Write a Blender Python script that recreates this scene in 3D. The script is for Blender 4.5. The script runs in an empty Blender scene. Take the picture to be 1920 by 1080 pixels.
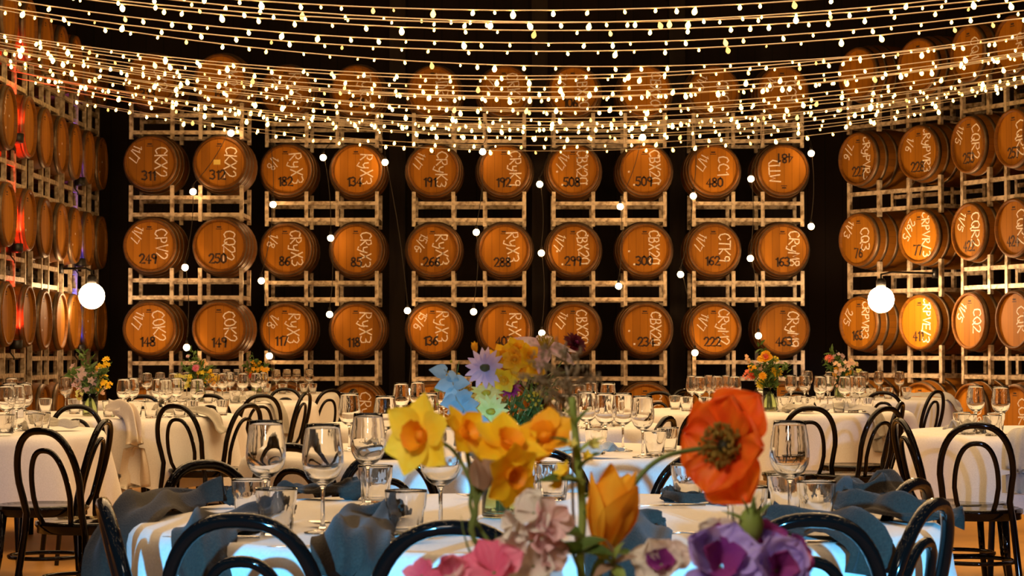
import bpy, math, random
from mathutils import Vector, Matrix, Euler
R = math.radians
PI = math.pi
rnd = random.Random(7)
sc = bpy.context.scene
col = sc.collection

# ------------------------------------------------------------------ camera
F = 77.0 / 36.0 * 1920.0
H = 1.114
PITCH = math.atan(120.0 / F)
cam_d = bpy.data.cameras.new('camera')
cam_d.lens = 77.0
cam_d.sensor_width = 36.0
cam_d.clip_start = 0.05
cam_d.clip_end = 120
cam_d.dof.use_dof = True
cam_d.dof.focus_distance = 9.0
cam_d.dof.aperture_fstop = 15.0
cam = bpy.data.objects.new('camera', cam_d)
cam.location = (0, 0, H)
cam.rotation_euler = (PI / 2 + PITCH, 0, 0)
col.objects.link(cam)
sc.camera = cam

# ------------------------------------------------------------------ world, view, big lights
w = bpy.data.worlds.new('world')
sc.world = w
w.use_nodes = True
bgn = w.node_tree.nodes['Background']
bgn.inputs[0].default_value = (0.05, 0.025, 0.012, 1)
bgn.inputs[1].default_value = 0.25
sc.view_settings.view_transform = 'Standard'
sc.view_settings.look = 'None'
sc.view_settings.gamma = 1.0
sc.view_settings.use_curve_mapping = False
sc.view_settings.exposure = 0.0
sc.cycles.max_bounces = 14
sc.cycles.transmission_bounces = 14
sc.cycles.transparent_max_bounces = 12
sc.cycles.sample_clamp_indirect = 6.0
sc.cycles.blur_glossy = 0.3


def area(name, loc, target, sx, sy, power, color):
    l = bpy.data.lights.new(name, 'AREA')
    l.shape = 'RECTANGLE'
    l.size = sx
    l.size_y = sy
    l.energy = power
    l.color = color
    o = bpy.data.objects.new(name, l)
    o.location = loc
    d = Vector(target) - Vector(loc)
    o.rotation_euler = d.to_track_quat('-Z', 'Y').to_euler()
    col.objects.link(o)
    return o


WARM = (1.0, 0.60, 0.26)
# blue wash lamps behind the camera, aimed low along both sides of the front bouquet
def wash(loc, target, power, deg, color=(0.10, 0.52, 1.0)):
    l = bpy.data.lights.new('blue_wash', 'SPOT')
    l.energy = power
    l.color = color
    l.spot_size = R(deg)
    l.spot_blend = 0.6
    l.shadow_soft_size = 0.09
    o = bpy.data.objects.new('blue_wash', l)
    o.location = loc
    o.rotation_euler = (Vector(target) - Vector(loc)).to_track_quat('-Z', 'Y').to_euler()
    col.objects.link(o)


wash((-1.6, -4.6, 1.62), (-0.40, 4.0, 0.50), 9500, 9.0)
wash((1.75, -4.6, 1.62), (0.66, 4.0, 0.50), 9500, 8.6)
wash((1.6, -4.6, 1.75), (2.5, 9.4, 0.60), 2600, 8.0, (0.35, 0.55, 1.0))
wash((-1.6, -4.6, 1.75), (-2.6, 9.5, 0.60), 1500, 7.0, (0.35, 0.55, 1.0))
# added warm fill light on the front bouquet, no lamp hangs there
area('bouquet_fill', (-0.35, 1.45, 1.75), (0.1, 2.4, 0.95), 0.3, 0.3, 11, (1.0, 0.84, 0.68))
# added overhead fill lights, standing in for the spread of the light strings
area('overhead_fill_middle', (0.0, 12.6, 5.6), (0.0, 12.6, 0.0), 8.5, 10.5, 880, (1.0, 0.64, 0.31))
area('overhead_fill_near', (0.0, 5.2, 4.4), (0.0, 5.2, 0.0), 4.0, 2.2, 14, (1.0, 0.80, 0.60))
area('overhead_fill_far', (0.0, 19.5, 5.8), (0.0, 25.0, 0.8), 7.0, 1.5, 12, (1.0, 0.52, 0.17))


def ray(px, py):
    a = (px - 960.0) / F
    b = (540.0 - py) / F
    cp, sp = math.cos(PITCH), math.sin(PITCH)
    return Vector((a, cp - b * sp, sp + b * cp))


def at(px, py, Y):
    d = ray(px, py)
    t = Y / d.y
    return Vector((d.x * t, Y, H + d.z * t))


def on(px, py, z):
    d = ray(px, py)
    t = (z - H) / d.z
    return Vector((d.x * t, d.y * t, z))


def X_at(px, Y):
    return (px - 960.0) / F * Y


# ------------------------------------------------------------------ materials
MATS = {}


def nodes_of(name):
    m = bpy.data.materials.new(name)
    m.use_nodes = True
    nt = m.node_tree
    MATS[name] = m
    return m, nt, nt.nodes['Principled BSDF']


def mat(name, c, rough=0.5, metal=0.0, spec=0.5, noise=None, sheen=0.0, sss=0.0, trans=0.0, bump=None, coat=0.0, rand=0.0, ior=1.45):
    m, nt, b = nodes_of(name)
    b.inputs['Base Color'].default_value = (*c, 1)
    b.inputs['Roughness'].default_value = rough
    b.inputs['Metallic'].default_value = metal
    b.inputs['Specular IOR Level'].default_value = spec
    b.inputs['IOR'].default_value = ior
    b.inputs['Transmission Weight'].default_value = trans
    b.inputs['Coat Weight'].default_value = coat
    if sheen:
        b.inputs['Sheen Weight'].default_value = sheen
    N, L = nt.nodes, nt.links
    if noise or bump:
        tc = N.new('ShaderNodeTexCoord')
    src = None
    if noise:
        sca, c2, lo, hi = noise
        mp = N.new('ShaderNodeMapping')
        mp.inputs['Scale'].default_value = sca if isinstance(sca, tuple) else (sca,) * 3
        L.new(tc.outputs['Object'], mp.inputs[0])
        n = N.new('ShaderNodeTexNoise')
        n.inputs['Scale'].default_value = 1.0
        n.inputs['Detail'].default_value = 4
        L.new(mp.outputs[0], n.inputs['Vector'])
        r = N.new('ShaderNodeMapRange')
        r.inputs[1].default_value = lo
        r.inputs[2].default_value = hi
        L.new(n.outputs['Fac'], r.inputs[0])
        mx = N.new('ShaderNodeMix')
        mx.data_type = 'RGBA'
        mx.inputs[6].default_value = (*c, 1)
        mx.inputs[7].default_value = (*c2, 1)
        L.new(r.outputs[0], mx.inputs[0])
        src = mx.outputs[2]
    if rand:
        oi = N.new('ShaderNodeObjectInfo')
        hs = N.new('ShaderNodeHueSaturation')
        rr = N.new('ShaderNodeMapRange')
        rr.inputs[3].default_value = 1 - rand
        rr.inputs[4].default_value = 1 + rand
        L.new(oi.outputs['Random'], rr.inputs[0])
        L.new(rr.outputs[0], hs.inputs['Value'])
        if src is not None:
            L.new(src, hs.inputs['Color'])
        else:
            hs.inputs['Color'].default_value = (*c, 1)
        src = hs.outputs[0]
    if src is not None:
        L.new(src, b.inputs['Base Color'])
    if bump:
        bs, st = bump
        n2 = N.new('ShaderNodeTexNoise')
        n2.inputs['Scale'].default_value = bs
        n2.inputs['Detail'].default_value = 3
        L.new(tc.outputs['Object'], n2.inputs['Vector'])
        bp = N.new('ShaderNodeBump')
        bp.inputs['Strength'].default_value = st
        bp.inputs['Distance'].default_value = 0.01
        L.new(n2.outputs['Fac'], bp.inputs['Height'])
        L.new(bp.outputs[0], b.inputs['Normal'])
    return m


def emit(name, c, strength, rand=0.0):
    m = bpy.data.materials.new(name)
    m.use_nodes = True
    nt = m.node_tree
    nt.nodes.clear()
    o = nt.nodes.new('ShaderNodeOutputMaterial')
    e = nt.nodes.new('ShaderNodeEmission')
    e.inputs[0].default_value = (*c, 1)
    e.inputs[1].default_value = strength
    nt.links.new(e.outputs[0], o.inputs[0])
    if rand:
        oi = nt.nodes.new('ShaderNodeObjectInfo')
        rr = nt.nodes.new('ShaderNodeMapRange')
        rr.inputs[3].default_value = strength * (1 - rand)
        rr.inputs[4].default_value = strength * (1 + rand)
        nt.links.new(oi.outputs['Random'], rr.inputs[0])
        nt.links.new(rr.outputs[0], e.inputs[1])
    MATS[name] = m
    return m


def planks(name, c, width, axis, var, grain, rough=0.5, radial=False, bumpy=True):
    """wood boards side by side: each board its own tone, grain along it"""
    m, nt, b = nodes_of(name)
    N, L = nt.nodes, nt.links
    b.inputs['Roughness'].default_value = rough
    tc = N.new('ShaderNodeTexCoord')
    sep = N.new('ShaderNodeSeparateXYZ')
    L.new(tc.outputs['Object'], sep.inputs[0])
    oi = N.new('ShaderNodeObjectInfo')

    def math_n(op, a, bb=None):
        n = N.new('ShaderNodeMath')
        n.operation = op
        for i, v in enumerate((a, bb)):
            if v is None:
                continue
            if isinstance(v, (int, float)):
                n.inputs[i].default_value = v
            else:
                L.new(v, n.inputs[i])
        return n.outputs[0]
    if radial:
        zz = math_n('SUBTRACT', sep.outputs[2], 0.345)
        u = math_n('MULTIPLY', math_n('ARCTAN2', sep.outputs[0], zz), 28 / (2 * PI))
    else:
        u = math_n('DIVIDE', sep.outputs[axis], width)
    u = math_n('ADD', u, math_n('MULTIPLY', oi.outputs['Random'], 37.0))
    fl = math_n('FLOOR', u)
    fr = math_n('SUBTRACT', u, fl)
    wn = N.new('ShaderNodeTexWhiteNoise')
    wn.noise_dimensions = '1D'
    L.new(fl, wn.inputs['W'])
    mp = N.new('ShaderNodeMapping')
    mp.inputs['Scale'].default_value = grain
    L.new(tc.outputs['Object'], mp.inputs[0])
    L.new(math_n('MULTIPLY', oi.outputs['Random'], 50.0), mp.inputs['Location'])
    no = N.new('ShaderNodeTexNoise')
    no.inputs['Scale'].default_value = 1.0
    no.inputs['Detail'].default_value = 5
    L.new(mp.outputs[0], no.inputs['Vector'])
    v = math_n('ADD', math_n('MULTIPLY', wn.outputs['Value'], var), math_n('MULTIPLY', no.outputs['Fac'], 0.5))
    v = math_n('ADD', v, 0.75 - var / 2)
    v = math_n('MULTIPLY', v, math_n('ADD', math_n('MULTIPLY', oi.outputs['Random'], 0.4), 0.8))
    edge = math_n('LESS_THAN', math_n('ABSOLUTE', math_n('SUBTRACT', fr, 0.5)), 0.465)
    edge = math_n('ADD', math_n('MULTIPLY', edge, 0.35), 0.65)
    v = math_n('MULTIPLY', v, edge)
    hs = N.new('ShaderNodeHueSaturation')
    hs.inputs['Color'].default_value = (*c, 1)
    L.new(v, hs.inputs['Value'])
    L.new(hs.outputs[0], b.inputs['Base Color'])
    b.inputs['Specular IOR Level'].default_value = 0.22
    return m


planks('oak_head', (0.37, 0.134, 0.004), 0.088, 0, 0.34, (14, 14, 2.0), 0.65)
planks('oak_stave', (0.17, 0.058, 0.004), 0.08, 0, 0.3, (10, 1.6, 10), 0.55, radial=True)
mat('hoop_steel', (0.17, 0.115, 0.07), 0.45, 0.7, noise=((9, 9, 9), (0.10, 0.06, 0.035), 0.42, 0.65))
mat('chalk', (0.95, 0.86, 0.76), 0.95, noise=((70, 70, 70), (0.55, 0.40, 0.26), 0.5, 0.75))
mat('stamp_ink', (0.035, 0.016, 0.008), 0.8)
mat('paper_tag', (0.75, 0.55, 0.12), 0.8)
mat('galvanised', (0.60, 0.48, 0.34), 0.45, 0.35, noise=((18, 18, 18), (0.18, 0.115, 0.065), 0.42, 0.68))
planks('dark_boards', (0.030, 0.017, 0.011), 0.22, 0, 0.25, (3, 3, 0.6), 0.75)
planks('dark_boards_side', (0.030, 0.017, 0.011), 0.22, 1, 0.25, (3, 3, 0.6), 0.75)
mat('ceiling_dark', (0.022, 0.013, 0.009), 0.8)
mat('dark_timber', (0.055, 0.033, 0.020), 0.7, noise=((6, 6, 0.8), (0.03, 0.017, 0.01), 0.4, 0.6))
mat('floor_concrete', (0.56, 0.28, 0.06), 0.36, noise=((1.3, 1.3, 1), (0.34, 0.16, 0.03), 0.38, 0.66), bump=(6, 0.1))
mat('wire_pale', (0.60, 0.48, 0.36), 0.35)
mat('wire_dark', (0.04, 0.03, 0.02), 0.5)
emit('fairy_bulb', (1.0, 0.58, 0.14), 19, 0.9)
emit('added_globe', (1.0, 0.63, 0.30), 40)
emit('festoon_bulb', (1.0, 0.58, 0.24), 60)
emit('globe_lamp', (1.0, 0.66, 0.34), 190)
emit('globe_lamp_soft', (1.0, 0.64, 0.32), 45)
mat('black_lacquer', (0.005, 0.003, 0.0025), 0.075, 0.0, 0.22, coat=0.08)
mat('black_metal', (0.012, 0.010, 0.009), 0.4, 0.4)
mat('linen_white', (0.80, 0.75, 0.68), 0.85, noise=((160, 160, 160), (0.70, 0.65, 0.58), 0.3, 0.8), bump=(220, 0.12), sheen=0.1)
mat('napkin_grey', (0.040, 0.028, 0.018), 0.9, noise=((220, 220, 220), (0.019, 0.013, 0.008), 0.3, 0.75), bump=(260, 0.3), sheen=0.05)
mat('glass', (1, 1, 1), 0.0, trans=1.0, ior=1.58)
mat('vase_glass', (0.80, 0.88, 0.62), 0.02, trans=1.0, ior=1.45)
mat('vase_water', (0.86, 0.92, 0.72), 0.0, trans=1.0, ior=1.33)
mat('cutlery_steel', (0.55, 0.52, 0.48), 0.18, 1.0)
mat('wood_top', (0.30, 0.17, 0.08), 0.5)
mat('paper_menu', (0.78, 0.72, 0.62), 0.8)


# ------------------------------------------------------------------ mesh building
class MB:
    def __init__(s):
        s.v, s.f = [], []

    def add(s, vs, fs):
        o = len(s.v)
        s.v.extend(vs)
        s.f.extend([tuple(i + o for i in q) for q in fs])
        return s

    def box(s, c, d, M=None):
        cx, cy, cz = c
        x, y, z = d[0] / 2, d[1] / 2, d[2] / 2
        vs = [Vector((cx + a * x, cy + b * y, cz + e * z)) for a in (-1, 1) for b in (-1, 1) for e in (-1, 1)]
        if M:
            vs = [M @ q for q in vs]
        return s.add(vs, [(0, 1, 3, 2), (4, 6, 7, 5), (0, 4, 5, 1), (2, 3, 7, 6), (0, 2, 6, 4), (1, 5, 7, 3)])

    def lathe(s, prof, seg=24, axis='z', mod=None, M=None, close=False):
        vs, fs = [], []
        n = len(prof)
        for i, (r, h) in enumerate(prof):
            for k in range(seg):
                a = 2 * PI * k / seg
                rr = r * (mod(a, h) if mod else 1.0)
                if axis == 'z':
                    p = Vector((rr * math.cos(a), rr * math.sin(a), h))
                else:
                    p = Vector((rr * math.cos(a), h, rr * math.sin(a)))
                vs.append(M @ p if M else p)
        flip = axis != 'z'
        for i in range(n - 1 + (1 if close else 0)):
            j = (i + 1) % n
            for k in range(seg):
                l = (k + 1) % seg
                q = (i * seg + k, i * seg + l, j * seg + l, j * seg + k)
                fs.append(q[::-1] if flip else q)
        return s.add(vs, fs)

    def tube(s, pts, rad, seg=8, closed=False, cap=True, flat=None):
        pts = [Vector(p) for p in pts]
        n = len(pts)
        rr = rad if isinstance(rad, (list, tuple)) else [rad] * n
        up = None
        vs = []
        for i, p in enumerate(pts):
            if closed:
                t = pts[(i + 1) % n] - pts[i - 1]
            else:
                t = pts[min(i + 1, n - 1)] - pts[max(i - 1, 0)]
            if t.length < 1e-9:
                t = Vector((0, 0, 1))
            t.normalize()
            if up is None:
                up = Vector((0, 0, 1)) if abs(t.z) < 0.9 else Vector((1, 0, 0))
            a = up - t * up.dot(t)
            if a.length < 1e-5:
                a = Vector((1, 0, 0)) - t * t.x
            a.normalize()
            up = a
            b = t.cross(a)
            fa = flat[i] if flat else 1.0
            for k in range(seg):
                th = 2 * PI * k / seg
                vs.append(p + (a * math.cos(th) * fa + b * math.sin(th)) * rr[i])
        fs = []
        for i in range(n - (0 if closed else 1)):
            j = (i + 1) % n
            for k in range(seg):
                l = (k + 1) % seg
                fs.append((i * seg + k, i * seg + l, j * seg + l, j * seg + k))
        if cap and not closed:
            fs.append(tuple(range(seg))[::-1])
            fs.append(tuple((n - 1) * seg + k for k in range(seg)))
        return s.add(vs, fs)

    def ball(s, c, r, seg=10, rings=6, lump=0.0, rg=None, sq=(1, 1, 1)):
        vs, fs = [], []
        c = Vector(c)
        for i in range(rings + 1):
            th = PI * i / rings
            for k in range(seg):
                a = 2 * PI * k / seg
                q = r * (1 + (lump * (rg.random() - 0.5) if rg and 0 < i < rings else 0))
                vs.append(c + Vector((q * math.sin(th) * math.cos(a) * sq[0], q * math.sin(th) * math.sin(a) * sq[1], q * math.cos(th) * sq[2])))
        for i in range(rings):
            for k in range(seg):
                l = (k + 1) % seg
                fs.append((i * seg + k, (i + 1) * seg + k, (i + 1) * seg + l, i * seg + l))
        return s.add(vs, fs)

    def grid(s, nu, nv, fn, closed_u=False):
        vs = [Vector(fn(i / (nu - (0 if closed_u else 1)), j / (nv - 1))) for j in range(nv) for i in range(nu)]
        fs = []
        for j in range(nv - 1):
            for i in range(nu - (0 if closed_u else 1)):
                k = (i + 1) % nu
                fs.append((j * nu + i, j * nu + k, (j + 1) * nu + k, (j + 1) * nu + i))
        return s.add(vs, fs)

    def mesh(s, name, m, smooth=True):
        me = bpy.data.meshes.new(name)
        me.from_pydata([tuple(v) for v in s.v], [], s.f)
        me.materials.append(MATS[m])
        if smooth:
            me.polygons.foreach_set('use_smooth', [True] * len(me.polygons))
        me.update()
        return me

    def build(s, name, m, parent=None, smooth=True, loc=None):
        return put(s.mesh(name, m, smooth), name, parent, loc)


def put(me, name, parent=None, loc=None, rotz=0.0, sca=None):
    o = bpy.data.objects.new(name, me)
    col.objects.link(o)
    if parent is not None:
        o.parent = parent
    if loc is not None:
        o.location = loc
    if rotz:
        o.rotation_euler = (0, 0, rotz)
    if sca:
        o.scale = sca if isinstance(sca, tuple) else (sca,) * 3
    return o


def tag(o, label=None, cat=None, group=None, kind=None):
    if label:
        o['label'] = label
    if cat:
        o['category'] = cat
    if group:
        o['group'] = group
    if kind:
        o['kind'] = kind
    return o


def thing(name, label, cat, loc=(0, 0, 0), rotz=0.0, group=None):
    o = bpy.data.objects.new(name, None)
    o.empty_display_size = 0.05
    col.objects.link(o)
    o.location = loc
    o.rotation_euler = (0, 0, rotz)
    return tag(o, label, cat, group)


def clone(src, loc, rotz, label, group=None, rot=None, sca=None):
    r = src.copy()
    col.objects.link(r)
    r.location = loc
    r.rotation_euler = rot if rot else (0, 0, rotz)
    if sca:
        r.scale = (sca,) * 3
    r['label'] = label
    if group:
        r['group'] = group
    for ch in src.children:
        c = ch.copy()
        col.objects.link(c)
        c.parent = r
        for g in ch.children:
            d = g.copy()
            col.objects.link(d)
            d.parent = c
    return r


def struct(name, mb, m, smooth=False):
    return tag(mb.build(name, m, smooth=smooth), kind='structure')


# ------------------------------------------------------------------ the hall
XL, XR, YB, YF, ZC = -6.6, 7.0, 27.6, -5.5, 6.6
struct('floor', MB().box(((XL + XR) / 2, (YB + YF) / 2, -0.05), (XR - XL + 0.4, YB - YF + 0.4, 0.1)), 'floor_concrete')
struct('ceiling', MB().box(((XL + XR) / 2, (YB + YF) / 2, ZC + 0.05), (XR - XL + 0.4, YB - YF + 0.4, 0.1)), 'ceiling_dark')
struct('wall_back', MB().box(((XL + XR) / 2, YB + 0.05, ZC / 2), (XR - XL + 0.4, 0.1, ZC)), 'dark_boards')
struct('wall_left', MB().box((XL - 0.05, (YB + YF) / 2, ZC / 2), (0.1, YB - YF, ZC)), 'dark_boards_side')
struct('wall_right', MB().box((XR + 0.05, (YB + YF) / 2, ZC / 2), (0.1, YB - YF, ZC)), 'dark_boards_side')
dw = MB()
dw.box(((XL - 1.45) / 2, YF - 0.05, ZC / 2), (-1.45 - XL, 0.1, ZC))
dw.box(((XR - 0.45) / 2, YF - 0.05, ZC / 2), (XR + 0.45, 0.1, ZC))
dw.box((-0.95, YF - 0.05, (ZC + 2.15) / 2), (1.0, 0.1, ZC - 2.15))
struct('wall_front', dw, 'dark_boards')
df = MB()
for x in (-1.42, -0.48):
    df.box((x, YF - 0.05, 1.075), (0.06, 0.12, 2.15))
df.box((-0.95, YF - 0.05, 2.12), (0.88, 0.12, 0.06))
df.box((-0.95, YF - 0.05, 0.5), (0.88, 0.05, 1.0))
struct('door_1', df, 'dark_timber')
# timber posts on the boarded end wall, seen as slightly paler uprights
for i, px in enumerate((745, 1012, 1270)):
    x = X_at(px, YB - 0.1)
    struct('trim_%d' % (i + 1), MB().box((x, YB - 0.09, ZC / 2), (0.2, 0.18, ZC)), 'dark_timber')

# ------------------------------------------------------------------ stroke lettering
GL = {
    '0': [[(.3, 1), (.08, .85), (.02, .5), (.08, .15), (.3, 0), (.52, .15), (.58, .5), (.52, .85), (.3, 1)]],
    '1': [[(.14, .8), (.32, 1), (.32, 0)]],
    '2': [[(.05, .8), (.2, .98), (.42, .98), (.55, .78), (.45, .5), (.05, 0), (.58, 0)]],
    '3': [[(.06, .92), (.3, 1), (.52, .85), (.48, .62), (.25, .53), (.5, .45), (.56, .2), (.35, 0), (.05, .08)]],
    '4': [[(.42, 0), (.42, 1), (.03, .3), (.58, .3)]],
    '5': [[(.52, 1), (.12, 1), (.08, .57), (.35, .62), (.55, .42), (.5, .12), (.28, 0), (.04, .1)]],
    '6': [[(.5, .95), (.25, .85), (.06, .45), (.1, .1), (.32, 0), (.53, .15), (.5, .42), (.28, .52), (.08, .35)]],
    '7': [[(.04, 1), (.57, 1), (.22, 0)]],
    '8': [[(.3, .54), (.1, .7), (.12, .92), (.3, 1), (.48, .92), (.5, .7), (.3, .54), (.06, .35), (.08, .08), (.3, 0), (.52, .08), (.54, .35), (.3, .54)]],
    '9': [[(.52, .65), (.3, .5), (.08, .65), (.1, .9), (.3, 1), (.5, .9), (.52, .65), (.45, 0)]],
    'B': [[(.08, 0), (.08, 1), (.4, .96), (.48, .75), (.38, .55), (.1, .52), (.46, .46), (.56, .22), (.42, .02), (.08, 0)]],
    'C': [[(.56, .84), (.38, 1), (.14, .85), (.03, .5), (.14, .12), (.36, 0), (.58, .14)]],
    'D': [[(.08, 0), (.08, 1), (.36, .94), (.56, .6), (.5, .2), (.3, 0), (.08, 0)]],
    'E': [[(.55, 1), (.08, 1), (.08, 0), (.56, 0)], [(.08, .52), (.45, .52)]],
    'K': [[(.08, 1), (.08, 0)], [(.56, 1), (.1, .45), (.58, 0)]],
    'M': [[(.02, 0), (.1, 1), (.3, .4), (.52, 1), (.6, 0)]],
    'N': [[(.06, 0), (.06, 1), (.54, 0), (.54, 1)]],
    'O': [[(.3, 1), (.08, .82), (.02, .45), (.14, .1), (.34, 0), (.54, .18), (.58, .55), (.48, .9), (.3, 1)]],
    'P': [[(.08, 0), (.08, 1), (.42, .97), (.54, .76), (.42, .54), (.1, .48)]],
    'Q': [[(.3, 1), (.08, .82), (.02, .45), (.14, .1), (.34, 0), (.54, .18), (.58, .55), (.48, .9), (.3, 1)], [(.36, .26), (.64, -.1)]],
    'R': [[(.08, 0), (.08, 1), (.42, .97), (.54, .76), (.42, .56), (.1, .5), (.56, 0)]],
    'T': [[(.0, 1), (.6, 1)], [(.3, 1), (.28, 0)]],
    'V': [[(.03, 1), (.3, 0), (.58, 1)]],
    'X': [[(.04, 1), (.56, 0)], [(.56, 1), (.02, 0)]],
    'y': [[(.05, .62), (.12, .3), (.3, .22), (.5, .36)], [(.54, .64), (.48, .1), (.3, -.3), (.08, -.2)]],
    'v': [[(.06, .6), (.28, 0), (.52, .6)]],
    '/': [[(.5, 1.1), (.06, -.12)]],
    '*': [[(.1, .5), (.9, .5)], [(.5, .0), (.5, 1.1)], [(.2, .2), (.8, .8)]],
}


def writing(text, size, width, fn, adv=0.86, jit=0.0, rg=None):
    """ribbons of lettering laid on a surface; fn(u, v) maps text coordinates (metres) to a point"""
    mb = MB()
    x = 0.0
    total = len(text) * size * adv * 0.8
    for ch in text:
        for st in GL.get(ch, []):
            pts = []
            for i, (a, b) in enumerate(st):
                ja = (rg.random() - .5) * jit if rg else 0
                jb = (rg.random() - .5) * jit if rg else 0
                pts.append(Vector((x + (a + ja) * size - total / 2, (b + jb - 0.5) * size)))
            vs, fs = [], []
            for i, p in enumerate(pts):
                t = (pts[min(i + 1, len(pts) - 1)] - pts[max(i - 1, 0)])
                if t.length < 1e-6:
                    t = Vector((1, 0))
                t.normalize()
                nn = Vector((-t.y, t.x)) * width / 2
                e = t * (width / 2 if i == len(pts) - 1 else (-width / 2 if i == 0 else 0))
                vs += [Vector(fn(*(p + nn + e))), Vector(fn(*(p - nn + e)))]
            for i in range(len(pts) - 1):
                fs.append((2 * i, 2 * i + 1, 2 * i + 3, 2 * i + 2))
            mb.add(vs, fs)
        x += size * adv * (0.55 if ch == '1' else 0.8)
    return mb


# ------------------------------------------------------------------ barrels
BL, BR, HR = 0.95, 0.345, 0.288


def brad(y):
    t = (y - BL / 2) / (BL / 2)
    return HR + (BR - HR) * (1 - t * t)


def barrel_meshes():
    out = {}
    pr = [(0.0, 0.030), (HR - 0.03, 0.030)]
    b = MB()
    ys = [0.0, 0.04, 0.1, 0.18, 0.28, 0.38, 0.475, 0.57, 0.67, 0.77, 0.85, 0.91, 0.95]
    prof = [(HR - 0.026, 0.034), (HR - 0.022, 0.0)] + [(brad(y), y + 0.0005) for y in ys] + [(HR - 0.022, 0.95), (HR - 0.026, 0.916)]
    b.lathe(prof, 30, 'y')
    b.v = [v + Vector((0, 0, BR)) for v in b.v]
    out['body'] = b.mesh('barrel_body', 'oak_stave')
    h = MB()
    n = 30
    vs = [Vector(((HR - 0.0255) * math.cos(2 * PI * k / n), 0.028, BR + (HR - 0.0255) * math.sin(2 * PI * k / n))) for k in range(n)]
    h.add(vs, [tuple(range(n))])
    vs = [Vector((v.x, 0.052, v.z)) for v in vs]
    h.add(vs, [tuple(range(n))[::-1]])
    for k in range(n):
        h.f.append((k, (k + 1) % n, n + (k + 1) % n, n + k))
    out['head'] = h.mesh('barrel_head', 'oak_head', False)
    bk = MB()
    vs = [Vector(((HR - 0.0255) * math.cos(2 * PI * k / n), 0.92, BR + (HR - 0.0255) * math.sin(2 * PI * k / n))) for k in range(n)]
    bk.add(vs, [tuple(range(n))[::-1]])
    out['back'] = bk.mesh('barrel_back_head', 'oak_head', False)
    out['hoops'] = []
    for y0, y1 in ((0.012, 0.052), (0.125, 0.160), (0.265, 0.305)):
        for a, c in ((y0, y1), (BL - y1, BL - y0)):
            hb = MB()
            hb.lathe([(brad(a) - 0.001, a), (brad(a) + 0.004, a), (brad((a + c) / 2) + 0.0045, (a + c) / 2), (brad(c) + 0.004, c), (brad(c) - 0.001, c)], 30, 'y')
            hb.v = [v + Vector((0, 0, BR)) for v in hb.v]
            out['hoops'].append(hb.mesh('barrel_hoop', 'hoop_steel'))
    return out


BM = barrel_meshes()
HEADY = 0.0268


def barrel(x, y, zc, rot, label, chalk='', date='', num='', group=None, flip=False, extra=None, full=True):
    t = thing('wine_barrel', label, 'barrel', (x, y, zc - BR), rot, group)
    put(BM['body'], 'body', t)
    put(BM['head'], 'head', t)
    for i, hm in enumerate(BM['hoops']):
        if full or i in (0, 2, 4):
            put(hm, 'hoop', t)
    s = -1 if flip else 1

    def P(cx, cz, ang):
        ca, sa = math.cos(ang), math.sin(ang)

        def fn(u, v):
            return (s * (cx + u * ca - v * sa), HEADY, BR + s * (cz + u * sa + v * ca))
        return fn
    rg = random.Random(label)
    if chalk:
        sz = 0.125 if len(chalk) <= 4 else (0.115 if len(chalk) == 5 else 0.095)
        sz *= 1.06 if 'R' in chalk else 1.0
        o = writing(chalk, sz, 0.0135, P(0.105 + rg.uniform(-.012, .02), 0.01 + rg.uniform(-.02, .02), -PI / 2 + rg.uniform(-.05, .1)), jit=0.09, rg=rg).build('chalk_writing', 'chalk', t, False)
        o['label'] = 'white chalk writing %s' % chalk
    if date:
        o = writing(date, 0.092, 0.011, P(-0.155 + rg.uniform(-.02, .02), 0.085 + rg.uniform(-.02, .02), -PI / 2 - 0.45 + rg.uniform(-.1, .1)), adv=0.8, jit=0.08, rg=rg).build('chalk_date', 'chalk', t, False)
        o['label'] = 'white chalk date'
    if num:
        o = writing(num, 0.098, 0.021, P(-0.01 + rg.uniform(-.02, .02), -0.138 + rg.uniform(-.01, .01), 0), adv=0.84).build('stencil_number', 'stamp_ink', t, False)
        o['label'] = 'black stamped number %s' % num
    # the cooper's small burnt mark near the top of the head
    mk = MB()
    mk.box((s * -0.01, HEADY + 0.0006, BR + s * 0.205), (0.05, 0.001, 0.016))
    mk.box((s * -0.01, HEADY + 0.0006, BR + s * 0.182), (0.07, 0.001, 0.008))
    mk.build('burnt_mark', 'stamp_ink', t, False)
    if extra:
        extra(t)
    return t


RP = 0.2275


def rack(c0, cN, zup, rot, offs, label, floor=False):
    """two-barrel steel rack: a front and a rear welded frame joined by ties; local x runs along the rack"""
    top = zup - 0.245
    h = top if floor else 0.40
    base = top - h
    t = thing('barrel_rack', label, 'rack', (c0, cN, base), rot, 'steel barrel racks')
    lo, hi = min(offs) - RP - 0.02, max(offs) + RP + 0.02
    for nm, y in (('front_frame', 0.115), ('rear_frame', 0.80)):
        m = MB()
        for o in offs:
            for sx in (-1, 1):
                m.box((o + sx * RP, y, h / 2), (0.042, 0.042, h))
        for zz in (h - 0.135, max(0.05, h - 0.325)) if h > 0.3 else (h * 0.45,):
            m.box(((lo + hi) / 2, y + 0.002, zz), (hi - lo, 0.034, 0.043))
        m.build(nm, 'galvanised', t, False)
    zt = h - 0.325 if h > 0.3 else h * 0.45
    for x in (lo + 0.02, hi - 0.02):
        MB().box((x, 0.4575, zt), (0.036, 0.64, 0.042)).build('tie_bar', 'galvanised', t, False)
    return t


ROWN = ['floor row', 'second row', 'third row', 'fourth row', 'top row']
BZ = [0.455, 1.37, 2.285, 3.20, 4.11]
RZ = [0.50, 1.43, 2.345, 3.235, 4.17]


def tagplate(t):
    o = MB().box((-0.035, HEADY - 0.0008, BR + 0.005), (0.075, 0.0012, 0.055)).build('paper_tag', 'paper_tag', t, False)
    o['label'] = 'small yellow paper tag'


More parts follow.
